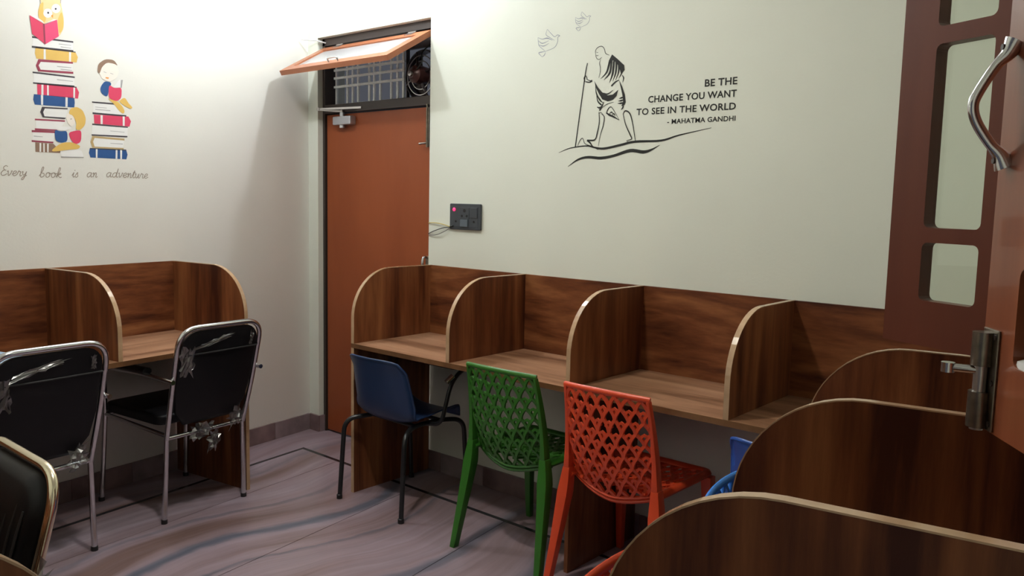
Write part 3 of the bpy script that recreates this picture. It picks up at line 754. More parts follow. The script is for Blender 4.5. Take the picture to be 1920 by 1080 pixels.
def steel_chair(loc, rz, label, frame='chrome', wraps=True, stripes=False, seed=1):
    root = empty('steel_chair', loc, rz)
    tag(root, label, 'chair', 'steel framed chairs with black padded backs')
    W = 0.205
    # rear legs and back hoop: one bent tube, two legs below the crossbar
    low = lambda sx: [(sx*0.212, -0.245, 0.0), (sx*0.200, -0.258, 0.38)]
    hoop = fillet([(-0.200, -0.258, 0.38), (-0.211, -0.320, 0.60), (-0.214, -0.392, 0.885), (0.214, -0.392, 0.885), (0.211, -0.320, 0.60), (0.200, -0.258, 0.38)], 0.095, 10)
    MB().tube(hoop, 0.0115, 12).build('back_hoop', frame, root, smooth=60)
    for sx in (-1, 1):
        MB().tube(low(sx), 0.0115, 12).build('leg', frame, root, smooth=60)
        MB().lathe([(0.014, 0), (0.014, 0.018), (0.0115, 0.02)], (sx*0.212, -0.245, 0), 'Z', 10).build('foot_cap', 'black_plastic', root, smooth=40)
        # front leg runs up past the seat and bends back as the arm
        MB().tube([(sx*0.225, 0.235, 0.0), (sx*0.215, 0.20, 0.43)], 0.0115, 12).build('leg', frame, root, smooth=60)
        MB().lathe([(0.014, 0), (0.014, 0.018), (0.0115, 0.02)], (sx*0.225, 0.235, 0), 'Z', 10).build('foot_cap', 'black_plastic', root, smooth=40)
        ar = MB().tube(fillet([(sx*0.215, 0.20, 0.43), (sx*0.226, 0.175, 0.655), (sx*0.228, -0.10, 0.665), (sx*0.230, -0.362, 0.655)], 0.06), 0.0105, 12).build('armrest', frame, root, smooth=60)
        MB().tube([(sx*0.227, 0.12, 0.676), (sx*0.228, -0.17, 0.680)], 0.017, 10, flat=1.3).build('arm_pad', 'black_plastic', ar, smooth=50)
    MB().tube([(-0.200, -0.258, 0.385), (0.200, -0.258, 0.385)], 0.010, 10).build('crossbar', frame, root, smooth=60)
    b = MB()
    for sx in (-1, 1): b.tube([(sx*0.203, -0.26, 0.40), (sx*0.213, 0.20, 0.425)], 0.0095, 8)
    b.tube([(-0.213, 0.20, 0.425), (0.213, 0.20, 0.425)], 0.0095, 8)
    b.build('seat_frame', frame, root, smooth=60)
    # padded back: outline inside the hoop, cushion bulging to the front
    def hoopy(z): return -0.258-(z-0.38)*0.27 if z < 0.60 else -0.318-(z-0.60)*0.255
    outl = [(-0.128, 0.435), (0.128, 0.435)] + [(0.178, 0.50), (0.194, 0.60), (0.197, 0.76)] + arc2(0.117, 0.788, 0.082, 0, PI/2, 6) + arc2(-0.117, 0.788, 0.082, PI/2, PI, 6) + [(-0.197, 0.76), (-0.194, 0.60), (-0.178, 0.50)]
    cz = 0.65
    b = MB(); vs = []; n = len(outl)
    rings = [(1.0, -0.006), (1.0, 0.006), (0.97, 0.020), (0.90, 0.030), (0.6, 0.036), (0.25, 0.037)]
    rings = [(0.3, -0.014), (0.92, -0.012)]+rings
    for f_, dy in rings:
        for x, z in outl:
            zz = cz+(z-cz)*f_; vs.append((x*f_, hoopy(zz)+dy, zz))
    fs = [[i*n+k, i*n+(k+1) % n, (i+1)*n+(k+1) % n, (i+1)*n+k] for i in range(len(rings)-1) for k in range(n)]
    fs += [list(range(n))[::-1], [(len(rings)-1)*n+k for k in range(n)]]
    bk = b.add(vs, fs).build('backrest', 'leatherette', root, smooth=60)
    z = 0.765
    MB().tube([(-0.198, hoopy(z)-0.012, z), (0, hoopy(z)-0.017, z), (0.198, hoopy(z)-0.012, z)], 0.004, 6).build('piping', 'leatherette_seam', bk, smooth=60)
    if stripes:
        crumple(root, (-0.245, -0.33, 0.62), (0.022, 0.0, 0.0), (0.0, -0.015, 0.075), seed, amp=0.010)
        for i in range(9):
            x = -0.16+0.04*i
            zt = 0.845 if abs(x) < 0.13 else 0.80
            MB().tube([(x, hoopy(zz)+0.037-0.012*abs((zz-cz)/0.2)**3, zz) for zz in (0.47, 0.55, 0.65, 0.75, zt)], 0.0035, 6).build('stitch_rib', 'leatherette_seam', bk, smooth=60)
    MB().prism(rrect(-0.205, 0.205, -0.215, 0.235, 0.05, 5), lambda x, y: (x, y, 0.432), lambda x, y: (x, y, 0.478)).build('seat_pad', 'leatherette', root, bevel=0.012, smooth=60)
    if wraps:
        crumple(root, (-0.165, hoopy(0.72)-0.019, 0.73), (0.032, 0, 0), (0, -0.016, 0.06), seed, amp=0.006)
        crumple(root, (-0.04, hoopy(0.82)-0.019, 0.815), (0.085, 0, 0.018), (0, -0.005, 0.012), seed+1, amp=0.004)
        crumple(root, (0.155, hoopy(0.81)-0.020, 0.81), (0.010, 0, 0), (0, -0.006, 0.028), seed+2, amp=0.004)
        crumple(root, (0.13, -0.30, 0.425), (0.035, 0, 0.012), (-0.005, -0.012, 0.045), seed+3, amp=0.012)
        crumple(root, (-0.04, -0.275, 0.385), (0.05, 0, 0.0), (0.01, -0.01, 0.038), seed+4, amp=0.014)
        crumple(root, (0.03, -0.272, 0.33), (0.028, 0, 0.0), (0.01, 0, 0.045), seed+5, amp=0.012)
    return root
def on_left(s, d): p = LN*d+LU*s; return (p.x, p.y, 0)
steel_chair(on_left(1.232, 0.36), LEFT_RZ-0.03, 'black padded steel chair at the left desk, nearest the rust brown door', seed=3)
steel_chair(on_left(1.985, 0.36), LEFT_RZ-0.03, 'black padded steel chair cut by the left edge, beside the green book', seed=14)
steel_chair((2.185, -2.735, 0), PI, 'black ribbed chair with golden lit frame in the bottom left corner', frame='chrome_gold_lit', wraps=False, stripes=True, seed=25).scale = (1, 1, 0.965)

shell_chair((1.335, -0.385, 0), 0.0, 'navy_plastic', 'dark blue plastic shell chair with black legs, next to the door', tablet=True)
spider_chair((2.135, -0.365, 0), 0.0, 'green_plastic', 'green plastic chair with pierced lattice back at the back desk')
spider_chair((2.635, -0.365, 0), 0.0, 'orange_plastic', 'orange red plastic chair with pierced lattice back, right of the green chair')
shell_chair((3.362, -0.50, 0), -0.15, 'navy_plastic_b', 'royal blue shell chair half hidden behind the right partitions', s=1.045)
def on_right(s, d): p = LN*d+LU*s; return (p.x, p.y, 0)
spider_chair(on_right(1.66, 3.40), RIGHT_RZ, 'blue_plastic', 'bright blue pierced plastic chair peeking over the nearest partition', 0.965)
spider_chair(on_right(2.30, 3.375), RIGHT_RZ, 'orange_plastic', 'orange plastic chair of which only the top corner shows at the bottom edge', 0.978)

# ================================================================== THINGS ON THE WALLS AND DESKS
sw = empty('switchboard', (1.343, 0, 1.3705)); tag(sw, 'dark grey switch and socket plate with a red light, right of the door', 'switchboard')
MB().prism(rrect(-0.108, 0.108, -0.066, 0.066, 0.006, 3), lambda x, z: (x, -0.002, z), lambda x, z: (x, -0.014, z)).build('cover_plate', 'slate_plate', sw, bevel=0.004)
MB().box(-0.092, 0.092, -0.0155, -0.013, -0.054, 0.05).build('module_frame', 'slate_plate', sw, bevel=0.001)
MB().lathe([(0.0, -0.022), (0.006, -0.021), (0.009, -0.018), (0.009, -0.014)], (-0.074, 0, 0.036), 'Y', 14).build('indicator_light', 'led_red', sw, smooth=50)
sk = MB().box(-0.032, 0.032, -0.0175, -0.015, -0.012, 0.046).build('socket', 'slate_plate', sw, bevel=0.001)
for x, z, r in ((0.0, 0.031, 0.009), (-0.017, 0.004, 0.0065), (0.017, 0.004, 0.0065)):
    MB().lathe([(r, -0.0182), (r, -0.016)], (x, 0, z), 'Y', 14).build('socket_hole', 'socket_hole', sk)
MB().box(-0.026, 0.026, -0.0225, -0.015, -0.05, -0.014).build('rocker_switch', 'slate_key', sw, bevel=0.002)
MB().box(0.042, 0.088, -0.019, -0.015, -0.004, 0.046).build('rocker_switch', 'slate_plate', sw, bevel=0.002)
for x in (-0.062, 0.064): MB().lathe([(0.005, -0.0175), (0.005, -0.015)], (x, 0, -0.024), 'Y', 10).build('screw_hole', 'socket_hole', sw)
wr = empty('loose_wires', (1.235, 0, 1.315)); tag(wr, 'loose thin wires running from the switch plate to the door edge', 'wires')
MB().tube(smooth3([(0.0, -0.006, 0), (-0.05, -0.010, 0.012), (-0.11, -0.010, 0.018), (-0.165, -0.004, 0.016), (-0.176, 0.01, 0.016)]), 0.0022, 6).build('yellow_wire', 'wire_yellow', wr, smooth=60)
MB().tube(smooth3([(0.0, -0.006, 0), (-0.05, -0.010, -0.006), (-0.11, -0.010, -0.022), (-0.165, -0.004, -0.040), (-0.176, 0.01, -0.042)]), 0.0022, 6).build('black_wire', 'wire_black', wr, smooth=60)
MB().tube(smooth3([(0.0, -0.006, -0.002), (-0.04, -0.012, -0.024), (-0.10, -0.012, -0.044), (-0.16, -0.004, -0.048), (-0.176, 0.01, -0.046)]), 0.0022, 6).build('grey_wire', 'wire_grey', wr, smooth=60)
b = MB().tube(smooth3([(0.03, -0.017, 0.01), (0.012, -0.022, 0.002), (0.0, -0.008, 0)]), 0.003, 6).build('wire_tail', 'wire_black', wr, smooth=60)

def book(loc, rz, w, d, h, mat, label):
    r = empty('book', loc, rz); tag(r, label, 'book')
    b = MB(); b.box(0, w, 0, d, 0, 0.002); b.box(0, w, 0, d, h-0.002, h); b.box(0, 0.002, 0, d, 0, h); b.build('cover', mat, r)
    MB().box(0.002, w-0.003, 0.003, d-0.003, 0.002, h-0.002).build('pages', 'paper', r)
    return r
p = LU*2.06+LN*0.42
book((p.x, p.y, HD), LEFT_RZ+0.12, 0.20, 0.28, 0.024, 'cover_green', 'green covered book lying on the left desk')
p = LU*2.06+LN*0.405
book((p.x, p.y, HD+0.024), LEFT_RZ+0.06, 0.185, 0.25, 0.013, 'cover_blue', 'pale blue notebook lying on the green book')

TALL=[('book',[('white',0,[(-1621,2121),(-1444,2130),(-1445,2095),(-1625,2084)]),('ink',1,[(-1625,2127),(-1442,2136),(-1442,2129),(-1625,2119)]),('ink',1,[(-1628,2085),(-1443,2096),(-1443,2088),(-1628,2077)]),('grey',1,[(-1509,2114),(-1452,2117),(-1452,2115),(-1509,2111)]),('grey',1,[(-1501,2103),(-1453,2104),(-1453,2102),(-1501,2100)])]),('book',[('yellow',0,[(-1612,2080),(-1433,2088),(-1423,2068),(-1430,2043),(-1610,2033),(-1616,2055)]),('white',1,[(-1577,2079),(-1568,2080),(-1569,2036),(-1579,2035)]),('white',1,[(-1463,2085),(-1454,2085),(-1456,2042),(-1465,2042)]),('ink',1,[(-1612,2082),(-1433,2091),(-1433,2087),(-1612,2078)])]),('book',[('white',0,[(-1595,2024),(-1447,2036),(-1450,2000),(-1596,1987),(-1604,2005)]),('maroon',1,[(-1602,2032),(-1447,2043),(-1447,2035),(-1592,2022),(-1602,2005),(-1594,1988),(-1447,1999),(-1447,1990),(-1604,1979),(-1614,2002)]),('grey',2,[(-1521,2014),(-1456,2017),(-1456,2015),(-1521,2011)]),('grey',2,[(-1505,2004),(-1452,2006),(-1452,2004),(-1505,2001)])]),('book',[('white',0,[(-1624,1968),(-1443,1973),(-1444,1936),(-1627,1928)]),('ink',1,[(-1629,1975),(-1441,1979),(-1441,1972),(-1629,1968)]),('ink',1,[(-1629,1929),(-1444,1938),(-1444,1930),(-1629,1923)]),('grey',1,[(-1523,1956),(-1450,1957),(-1450,1955),(-1523,1953)])]),('book',[('red',0,[(-1612,1924),(-1434,1931),(-1423,1910),(-1429,1881),(-1612,1878)]),('white',1,[(-1593,1923),(-1584,1924),(-1586,1879),(-1595,1879)]),('white',1,[(-1568,1924),(-1561,1924),(-1562,1880),(-1570,1880)]),('white',1,[(-1449,1929),(-1441,1929),(-1443,1882),(-1451,1882)]),('ink',1,[(-1612,1926),(-1434,1934),(-1434,1930),(-1612,1923)])]),('book',[('blue',0,[(-1627,1878),(-1446,1883),(-1445,1861),(-1448,1839),(-1625,1833),(-1631,1854)]),('white',1,[(-1597,1878),(-1587,1878),(-1589,1835),(-1598,1835)]),('white',1,[(-1487,1881),(-1477,1881),(-1479,1839),(-1489,1838)])]),('book',[('white',0,[(-1583,1821),(-1479,1827),(-1489,1789),(-1586,1785),(-1592,1803)]),('ink',1,[(-1594,1827),(-1479,1833),(-1479,1827),(-1582,1821),(-1590,1804),(-1585,1786),(-1489,1789),(-1493,1782),(-1593,1781),(-1603,1803)])]),('book',[('white',0,[(-1624,1766),(-1494,1770),(-1523,1730),(-1623,1728)]),('maroon',1,[(-1627,1772),(-1493,1777),(-1494,1770),(-1627,1765)]),('maroon',1,[(-1629,1730),(-1531,1732),(-1533,1726),(-1629,1722)])]),('book',[('white',0,[(-1638,1713),(-1542,1716),(-1548,1676),(-1641,1678)]),('maroon',1,[(-1643,1721),(-1540,1724),(-1540,1716),(-1643,1712)]),('maroon',1,[(-1645,1677),(-1549,1677),(-1551,1670),(-1645,1670)]),('grey',1,[(-1635,1697),(-1596,1696),(-1596,1694),(-1635,1694)])]),('book',[('brown',0,[(-1630,1669),(-1550,1668),(-1519,1637),(-1521,1628),(-1630,1627)]),('white',1,[(-1611,1667),(-1604,1667),(-1606,1628),(-1613,1628)]),('white',1,[(-1595,1667),(-1589,1667),(-1590,1628),(-1596,1628)]),('white',1,[(-1578,1666),(-1571,1667),(-1573,1628),(-1579,1629)])]),('owl',[('cream',2,[(-1598,2229),(-1584,2273),(-1586,2309),(-1563,2299),(-1517,2308),(-1488,2330),(-1493,2292),(-1482,2236),(-1484,2185),(-1504,2147),(-1532,2138),(-1583,2174)]),('yellow',3,[(-1597,2229),(-1584,2273),(-1569,2284),(-1574,2245),(-1559,2208),(-1583,2182)]),('yellow',3,[(-1511,2219),(-1491,2261),(-1482,2224),(-1486,2181),(-1507,2154)]),('white',4,[(-1533,2242),(-1536,2232),(-1543,2223),(-1554,2218),(-1564,2219),(-1571,2225),(-1573,2234),(-1570,2245),(-1563,2254),(-1552,2258),(-1542,2258),(-1535,2252)]),('white',4,[(-1495,2270),(-1498,2259),(-1506,2250),(-1517,2245),(-1527,2246),(-1534,2252),(-1537,2261),(-1533,2272),(-1526,2281),(-1515,2286),(-1505,2285),(-1498,2279)]),('ink',5,[(-1547,2241),(-1548,2237),(-1552,2235),(-1555,2236),(-1556,2239),(-1555,2243),(-1551,2245),(-1548,2244)]),('ink',5,[(-1513,2265),(-1514,2261),(-1518,2259),(-1521,2260),(-1522,2263),(-1521,2266),(-1517,2268),(-1514,2268)]),('orange',5,[(-1540,2230),(-1530,2237),(-1531,2221)]),('grey',3,[(-1586,2309),(-1581,2274),(-1584,2271),(-1590,2308)]),('grey',3,[(-1488,2330),(-1493,2292),(-1496,2293),(-1492,2329)])]),('open_book',[('red',6,[(-1633,2214),(-1573,2188),(-1572,2102),(-1625,2137)]),('crimson',6,[(-1573,2188),(-1513,2218),(-1508,2146),(-1571,2100)]),('white',6,[(-1614,2219),(-1576,2199),(-1570,2189),(-1622,2210)]),('white',6,[(-1570,2189),(-1529,2217),(-1513,2218),(-1569,2185)]),('maroon',7,[(-1577,2188),(-1569,2189),(-1568,2102),(-1575,2101)])]),('reader',[('white',3,[(-1519,1637),(-1423,1653),(-1410,1614),(-1437,1617),(-1516,1610)]),('grey',4,[(-1517,1613),(-1412,1616),(-1412,1613),(-1518,1609)]),('skin',3,[(-1489,1797),(-1476,1814),(-1454,1802),(-1444,1769),(-1466,1750),(-1482,1766)]),('yellow',4,[(-1476,1808),(-1467,1833),(-1437,1844),(-1409,1831),(-1395,1796),(-1400,1763),(-1425,1738),(-1446,1740),(-1440,1771),(-1456,1802)]),('red',3,[(-1479,1724),(-1441,1736),(-1418,1737),(-1422,1684),(-1452,1670),(-1472,1696)]),('white',4,[(-1544,1754),(-1511,1747),(-1466,1751),(-1466,1740),(-1511,1727),(-1545,1735)]),('blue',5,[(-1543,1732),(-1516,1725),(-1485,1731),(-1485,1683),(-1513,1674),(-1541,1682)]),('yellow',4,[(-1561,1638),(-1518,1673),(-1468,1682),(-1425,1667),(-1434,1652),(-1486,1645),(-1551,1632)]),('ink',6,[(-1468,1786),(-1463,1788),(-1463,1785),(-1468,1783)])])]
SHORT=[('book',[('white',0,[(-1356,1869),(-1250,1872),(-1201,1828),(-1358,1822)]),('ink',1,[(-1363,1876),(-1254,1880),(-1250,1873),(-1363,1870)]),('ink',1,[(-1362,1826),(-1192,1829),(-1192,1822),(-1362,1818)]),('grey',1,[(-1348,1853),(-1291,1854),(-1291,1852),(-1348,1851)]),('grey',1,[(-1348,1842),(-1273,1844),(-1273,1841),(-1348,1839)])]),('book',[('red',0,[(-1356,1816),(-1181,1824),(-1168,1802),(-1177,1776),(-1355,1775)]),('white',1,[(-1323,1816),(-1312,1817),(-1314,1775),(-1324,1775)]),('white',1,[(-1211,1822),(-1200,1822),(-1202,1777),(-1212,1777)])]),('book',[('white',0,[(-1364,1768),(-1186,1769),(-1189,1728),(-1369,1723)]),('ink',1,[(-1365,1774),(-1186,1775),(-1186,1769),(-1366,1767)]),('ink',1,[(-1370,1724),(-1189,1730),(-1190,1723),(-1370,1718)]),('grey',1,[(-1277,1748),(-1204,1748),(-1204,1746),(-1277,1746)])]),('book',[('white',0,[(-1357,1709),(-1207,1707),(-1214,1669),(-1359,1666),(-1367,1689)]),('tan',1,[(-1367,1717),(-1205,1716),(-1205,1707),(-1356,1708),(-1364,1690),(-1357,1668),(-1211,1671),(-1211,1664),(-1368,1662),(-1377,1688)]),('grey',2,[(-1278,1690),(-1215,1691),(-1215,1688),(-1279,1688)])]),('book',[('blue',0,[(-1381,1658),(-1197,1661),(-1191,1640),(-1198,1617),(-1379,1616),(-1386,1637)]),('white',1,[(-1352,1658),(-1343,1658),(-1345,1616),(-1353,1617)]),('white',1,[(-1252,1660),(-1243,1660),(-1245,1617),(-1254,1617)]),('white',1,[(-1229,1661),(-1219,1660),(-1221,1617),(-1230,1617)]),('ink',1,[(-1380,1660),(-1197,1664),(-1197,1659),(-1381,1656)])]),('reader',[('yellow',3,[(-1289,1901),(-1236,1892),(-1209,1868),(-1199,1844),(-1210,1833),(-1230,1847),(-1254,1876)]),('yellow',3,[(-1231,1891),(-1198,1915),(-1179,1888),(-1157,1869),(-1168,1861),(-1195,1870)]),('blue',3,[(-1314,1956),(-1296,1978),(-1262,1975),(-1275,1944),(-1287,1904),(-1315,1917),(-1321,1938)]),('white',4,[(-1255,1953),(-1223,1994),(-1205,1995),(-1212,1957)]),('grey',5,[(-1216,1993),(-1205,1995),(-1212,1957),(-1219,1956)]),('red',5,[(-1277,1965),(-1250,1950),(-1212,1959),(-1215,1908),(-1240,1889),(-1282,1900)]),('skin',4,[(-1322,2036),(-1284,2071),(-1239,2067),(-1223,2034),(-1236,1999),(-1273,1977),(-1309,1984),(-1324,2012)]),('brown',5,[(-1332,2015),(-1328,2052),(-1292,2080),(-1248,2083),(-1227,2057),(-1248,2065),(-1284,2065),(-1309,2041),(-1321,2008)]),('grey',6,[(-1301,2021),(-1287,2018),(-1288,2016),(-1302,2019)]),('grey',6,[(-1268,2019),(-1253,2016),(-1254,2014),(-1269,2017)]),('orange',6,[(-1293,1996),(-1276,1997),(-1279,1990),(-1292,1991)])])]
FIG=[('walking_staff',[('s',[3,4,4],[(2067,2068),(2055,2004),(2014,1704)])]),('figure',[('s',[2,3,3,3,3],[(2058,1988),(2051,2003),(2058,2014),(2066,2005),(2068,1995)]),('s',[3,4,5],[(2060,1988),(2082,1984),(2096,1990)]),('s',[2,3,4],[(2068,1997),(2085,1990),(2096,1991)]),('s',[1,2,2,2,2,2,2,1],[(2110,2101),(2108,2115),(2116,2127),(2132,2133),(2146,2130),(2155,2119),(2163,2100),(2182,2091)]),('s',[1,1.6,1.6,1.6,1],[(2109,2102),(2112,2092),(2118,2082),(2130,2078),(2142,2086)]),('s',[1,1.2,1],[(2113,2111),(2119,2108),(2123,2109)]),('s',[1,1.4,1],[(2112,2097),(2120,2095),(2125,2096)]),('s',[1,2,2,2,1],[(2137,2076),(2132,2062),(2137,2043),(2137,2023),(2130,1999)]),('p',None,[(2196,2093),(2224,2072),(2260,2042),(2263,2022),(2246,2004),(2237,2029),(2220,2057),(2201,2067),(2189,2057),(2180,2039),(2170,2027),(2181,2069)]),('s',[5,6,1],[(2188,2066),(2171,2020),(2140,1994)]),('s',[6,7,1],[(2195,2065),(2187,2016),(2157,1988)]),('s',[7,7,1],[(2207,2064),(2202,2012),(2187,1974)]),('s',[7,6,1],[(2220,2060),(2218,2016),(2204,1979)]),('s',[6,5,1],[(2232,2047),(2232,2015),(2218,1983)]),('s',[7,5,1],[(2245,2036),(2248,2011),(2234,1989)]),('s',[2,4,1],[(2252,2001),(2259,1988),(2255,1971)]),('p',None,[(2107,1988),(2128,1959),(2151,1936),(2181,1921),(2207,1923),(2234,1941),(2226,1915),(2208,1900),(2182,1895),(2153,1905),(2134,1930),(2117,1958)]),('s',[1,4,5,1],[(2113,1974),(2121,1932),(2141,1903),(2159,1889)]),('s',[1,4,5,1],[(2120,1935),(2129,1900),(2146,1884),(2152,1882)]),('s',[1,4,1],[(2157,1933),(2181,1927),(2208,1942)]),('s',[5,4,2],[(2198,1959),(2218,1975),(2237,1982)]),('p',None,[(2236,1983),(2254,1953),(2269,1917),(2274,1887),(2268,1875),(2252,1871),(2261,1887),(2256,1918),(2245,1954)]),('s',[1,5,3],[(2240,1903),(2252,1906),(2262,1908)]),('s',[1,5,3],[(2236,1893),(2250,1894),(2265,1897)]),('s',[1,5,3],[(2233,1883),(2250,1883),(2267,1886)]),('s',[4,5,1],[(2262,1874),(2260,1863),(2251,1856)]),('s',[2,6,3],[(2126,1874),(2140,1870),(2152,1876)]),('s',[5,5,2],[(2140,1858),(2151,1874),(2161,1894)]),('s',[1,2,1],[(2152,1869),(2177,1883),(2213,1891)]),('s',[3,3,2,2,1],[(2177,1842),(2184,1861),(2198,1871),(2215,1855),(2245,1812)]),('s',[3,6,5,1],[(2176,1847),(2192,1837),(2216,1827),(2245,1812)]),('s',[1,4,2],[(2192,1842),(2203,1848),(2212,1841)]),('s',[1,4,2],[(2206,1834),(2215,1841),(2223,1832)]),('s',[2,3,4,4,5],[(2137,1852),(2141,1809),(2132,1763),(2120,1733),(2078,1731)]),('s',[1,3,3,2,1],[(2148,1844),(2166,1830),(2162,1792),(2148,1752),(2140,1705)]),('s',[1,2,1],[(2136,1845),(2148,1849),(2161,1839)]),('s',[5,5,3,3],[(2078,1731),(2095,1720),(2112,1702),(2141,1690)]),('s',[1,2,2,2,2],[(2027,1708),(2039,1732),(2054,1741),(2069,1716),(2115,1703)]),('s',[2,4,4,3,2],[(2263,1838),(2275,1850),(2298,1836),(2314,1791),(2330,1720)]),('s',[2,3,4,3,1],[(2263,1838),(2278,1792),(2304,1746),(2310,1730),(2286,1724)]),('s',[1,2,1],[(2285,1723),(2296,1718),(2314,1719)])])]
GROUND=[('ground_stroke',[('s',[1,3,4,5,7,7,7,6,4,1],[(1921,1680),(1984,1699),(2074,1707),(2118,1699),(2170,1693),(2255,1706),(2328,1718),(2455,1719),(2537,1738),(2680,1762)])]),('ground_stroke',[('s',[1,6,8,9,8,10,10,6,1],[(1976,1617),(2031,1647),(2085,1657),(2155,1652),(2223,1661),(2305,1681),(2370,1674),(2409,1682),(2449,1701)])])]
DOVES=[[('s',[1,2,2,1],[(1836,2240),(1829,2217),(1854,2200),(1879,2186)]),('s',[1,2,2,2,2],[(1836,2240),(1859,2218),(1879,2202),(1895,2208),(1910,2203)]),('s',[2,2,2,2,1],[(1909,2202),(1898,2197),(1897,2177),(1879,2154),(1828,2142)]),('s',[1,2,4,1],[(1782,2209),(1807,2199),(1837,2200),(1868,2187)]),('s',[1,3,1],[(1783,2195),(1809,2180),(1847,2188)]),('s',[1,3,1],[(1788,2175),(1817,2167),(1848,2176)]),('s',[1,2,2,1],[(1782,2209),(1785,2186),(1792,2169),(1828,2142)]),('s',[1,3,3,1],[(1828,2142),(1807,2141),(1789,2138),(1809,2119)]),('s',[1,3,1],[(1809,2119),(1821,2125),(1830,2138)])],[('s',[0.8,1.5,1.5,0.8],[(2029,2293),(2025,2278),(2041,2266),(2058,2257)]),('s',[0.8,1.5,1.5,1.5,1.5],[(2029,2293),(2045,2278),(2057,2267),(2068,2271),(2078,2268)]),('s',[1.5,1.5,1.5,1.5,0.8],[(2077,2267),(2070,2263),(2070,2250),(2057,2235),(2024,2227)]),('s',[0.8,1.5,3.0,0.8],[(1994,2273),(2010,2265),(2030,2266),(2050,2257)]),('s',[0.8,2.25,0.8],[(1995,2263),(2012,2253),(2037,2258)]),('s',[0.8,2.25,0.8],[(1998,2250),(2017,2244),(2037,2250)]),('s',[0.8,1.5,1.5,0.8],[(1994,2273),(1996,2257),(2001,2245),(2024,2227)]),('s',[0.8,2.25,2.25,0.8],[(2024,2227),(2011,2227),(1999,2225),(2012,2212)]),('s',[0.8,2.25,0.8],[(2012,2212),(2020,2216),(2026,2225)])]]

# ================================================================== WALL STICKERS (flat printed film, traced in wall millimetres)
def sticker_piece(name, pieces, parent, on_left_wall):
    """one object per colour would split a drawing; keep one mesh per printed thing, colours as material slots"""
    me = bpy.data.meshes.new(name); vs, fs, mi, names = [], [], [], []
    for m, layer, poly in pieces:
        mn = 'print_'+m
        if mn not in names: names.append(mn)
        if name in ('printed_reader', 'printed_owl') and len(poly) > 4:
            for _ in range(2): poly = [q for i in range(len(poly)) for q in ((poly[i][0]*.8+poly[(i+1) % len(poly)][0]*.2, poly[i][1]*.8+poly[(i+1) % len(poly)][1]*.2), (poly[i][0]*.2+poly[(i+1) % len(poly)][0]*.8, poly[i][1]*.2+poly[(i+1) % len(poly)][1]*.8))]
        n = len(vs); y = -0.0006-0.0002*layer
        vs += [(x/1000, y, z/1000) for x, z in poly]; fs.append(list(range(n, n+len(poly)))); mi.append(names.index(mn))
    me.from_pydata(vs, [], fs)
    for k in names: me.materials.append(MATS[k])
    for p, i in zip(me.polygons, mi): p.material_index = i
    o = bpy.data.objects.new(name, me); C.objects.link(o); o.parent = parent
    return o
st = empty('wall_sticker', (0, 0, 0), LEFT_RZ); tag(st, 'tall printed stack of books with an owl on top, on the left wall', 'wall sticker', 'printed stickers on the left wall')
for nm, pcs in TALL: sticker_piece('printed_'+nm, pcs, st, True)
st = empty('wall_sticker', (0, 0, 0), LEFT_RZ); tag(st, 'short stack of five printed books with a reading child on top, on the left wall', 'wall sticker', 'printed stickers on the left wall')
for nm, pcs in SHORT: sticker_piece('printed_'+nm, pcs, st, True)
GL = {
 'a': ([[(.7, .9), (.4, 1), (.1, .6), (.15, .1), (.4, 0), (.65, .4), (.75, 1), (.7, .3), (.8, 0), (1, .15)]], .95),
 'b': ([[(0, .2), (.35, 1.2), (.45, 2), (.3, 2.1), (.2, 1.5), (.2, .2), (.4, 0), (.7, .3), (.6, .8), (.35, .8)]], .85),
 'd': ([[(.7, .9), (.4, 1), (.1, .6), (.15, .1), (.4, 0), (.65, .4), (.85, 2.0), (.72, .4), (.85, 0), (1.05, .15)]], 1.0),
 'e': ([[(.0, .3), (.5, .6), (.55, .95), (.3, 1), (.1, .6), (.15, .15), (.4, 0), (.75, .3)]], .72),
 'i': ([[(0, .3), (.25, 1), (.2, .3), (.3, 0), (.5, .15)], [(.30, 1.4), (.36, 1.5), (.38, 1.42)]], .5),
 'k': ([[(0, .2), (.35, 1.2), (.45, 2), (.3, 2.1), (.2, 1.4), (.15, 0)], [(.2, .4), (.5, 1), (.65, .8), (.3, .5), (.6, .05), (.85, .15)]], .85),
 'n': ([[(0, .7), (.15, 1), (.2, .5), (.15, 0), (.3, .7), (.5, 1), (.6, .7), (.58, .1), (.7, 0), (.85, .2)]], .82),
 'o': ([[(.5, 1), (.2, .9), (.1, .4), (.3, 0), (.6, .2), (.65, .7), (.5, 1), (.6, .8), (.9, .85)]], .8),
 'r': ([[(0, .3), (.2, 1.1), (.3, .9), (.5, .9), (.45, .3), (.55, 0), (.75, .15)]], .7),
 's': ([[(0, .2), (.35, 1.05), (.4, .6), (.5, .25), (.3, 0), (.05, .1)]], .6),
 't': ([[(0, .3), (.35, 1.7), (.2, .3), (.35, 0), (.55, .2)], [(.08, 1.2), (.3, 1.24), (.55, 1.25)]], .5),
 'u': ([[(0, .8), (.12, 1), (.12, .3), (.3, 0), (.55, .4), (.65, 1), (.6, .2), (.75, 0), (.9, .2)]], .88),
 'v': ([[(0, .8), (.12, 1), (.2, .3), (.32, 0), (.6, .6), (.6, 1), (.8, .9)]], .78),
 'y': ([[(0, .8), (.12, 1), (.15, .4), (.35, .2), (.6, .7), (.65, 1), (.55, .1), (.35, -.7), (.1, -.7), (.3, -.2), (.8, .2)]], .82),
 'E': ([[(.9, 1.9), (.6, 2.1), (.3, 1.7), (.5, 1.2), (.75, 1.15), (.4, 1.1), (.1, .5), (.3, 0), (.7, .1), (.95, .4)]], .95)}
lt = empty('wall_lettering', (0, 0, 0), LEFT_RZ); tag(lt, 'brown handwritten line of lettering under the book stickers', 'lettering')
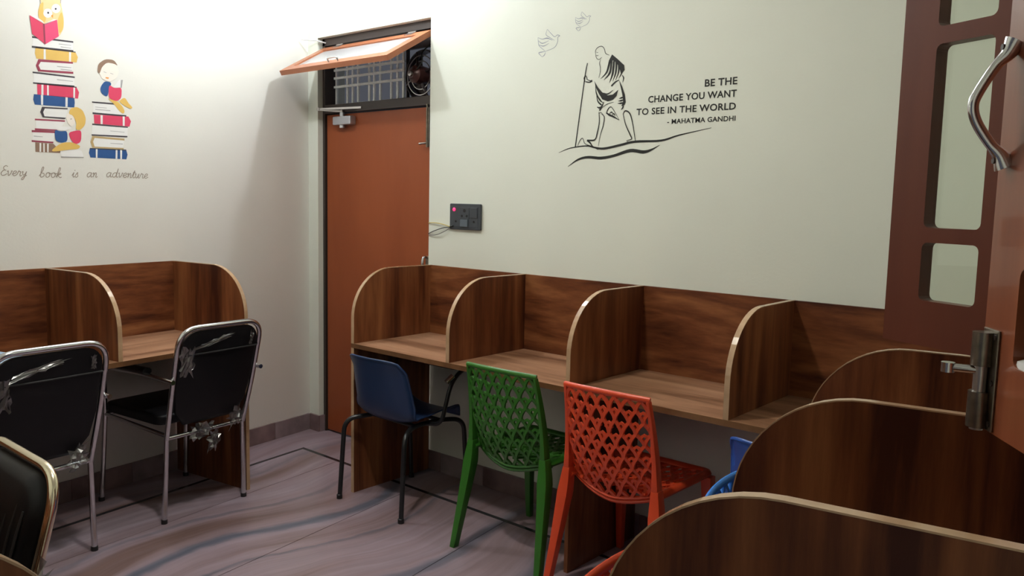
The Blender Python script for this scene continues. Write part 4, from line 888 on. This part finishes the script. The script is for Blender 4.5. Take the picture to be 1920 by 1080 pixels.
for wd, xa, xb, zb, xh in (('Every', -1783, -1672, 1519, 20), ('book', -1620, -1519, 1517, 21), ('is', -1472, -1441, 1522, 21), ('an', -1402, -1350, 1525, 21), ('adventure', -1306, -1086, 1529, 21)):
    adv = sum(GL[c][1] for c in wd); sx = (xb-xa)/adv; x = xa; b = MB()
    for c in wd:
        for st_ in GL[c][0]:
            pts = [(x+px*sx+pz*xh*0.22, zb+pz*xh) for px, pz in st_]
            b.ribbon(pts, [3.4]*len(pts), lambda px, pz: (px/1000, -0.0008, pz/1000))
        x += GL[c][1]*sx
    b.build('word', 'print_sepia', lt)

def strokes(name, items, parent, mat, k=1.0):
    b = MB()
    for i, (kind, ws, pts) in enumerate(items):
        f = (lambda y: (lambda x, z: (x/1000, y, z/1000)))(-0.0008-0.00002*i)
        if kind == 's': b.ribbon(pts, [w*1.45*k for w in ws], f)
        else: b.add([f(*p) for p in pts], [list(range(len(pts)))])
    return b.build(name, mat, parent)
mu = empty('wall_stencil'); tag(mu, 'black line drawing of a robed walking figure with a long staff on the back wall', 'wall drawing')
for nm, it in FIG+GROUND: strokes(nm, it, mu, 'print_stencil')
for it, lab in zip(DOVES, ('larger flying dove drawn in thin grey lines on the back wall', 'smaller flying dove drawn in thin grey lines on the back wall')):
    o = strokes('dove_drawing', it, None, 'print_pencil', 0.9); tag(o, lab, 'wall drawing', 'drawn doves on the back wall')
def text_line(s, x0, x1, z0, z1, parent):
    """block capitals, fitted between x0..x1 and z0..z1"""
    cu = bpy.data.curves.new('lettering', 'FONT'); cu.body = s; cu.offset = 0.02; cu.resolution_u = 3; cu.space_character = 1.04
    t = bpy.data.objects.new('lettering', cu); C.objects.link(t)
    bpy.context.view_layer.update()
    me = bpy.data.meshes.new_from_object(t.evaluated_get(bpy.context.evaluated_depsgraph_get()))
    bpy.data.objects.remove(t); bpy.data.curves.remove(cu)
    xs = [v.co.x for v in me.vertices]; ys = [v.co.y for v in me.vertices]
    ax, bx, ay, by = min(xs), max(xs), 0.0, max(ys)
    for v in me.vertices:
        v.co = Vector((x0+(v.co.x-ax)/(bx-ax)*(x1-x0), -0.0009, z0+(v.co.y-ay)/(by-ay)*(z1-z0)))
    me.materials.clear(); me.materials.append(MATS['print_stencil'])
    o = bpy.data.objects.new('text_line', me); C.objects.link(o); o.parent = parent
    return o
qt = empty('wall_lettering'); tag(qt, 'black stencilled quotation in capitals beside the walking figure', 'lettering')
for s_, x0, x1, z0, z1 in (('BE THE', 2.643, 2.781, 1.9248, 1.9525), ('CHANGE YOU WANT', 2.385, 2.781, 1.8775, 1.9045), ('TO SEE IN THE WORLD', 2.330, 2.780, 1.8288, 1.8555), ('- MAHATMA GANDHI', 2.480, 2.781, 1.7855, 1.8050)):
    text_line(s_, x0, x1, z0, z1, qt)
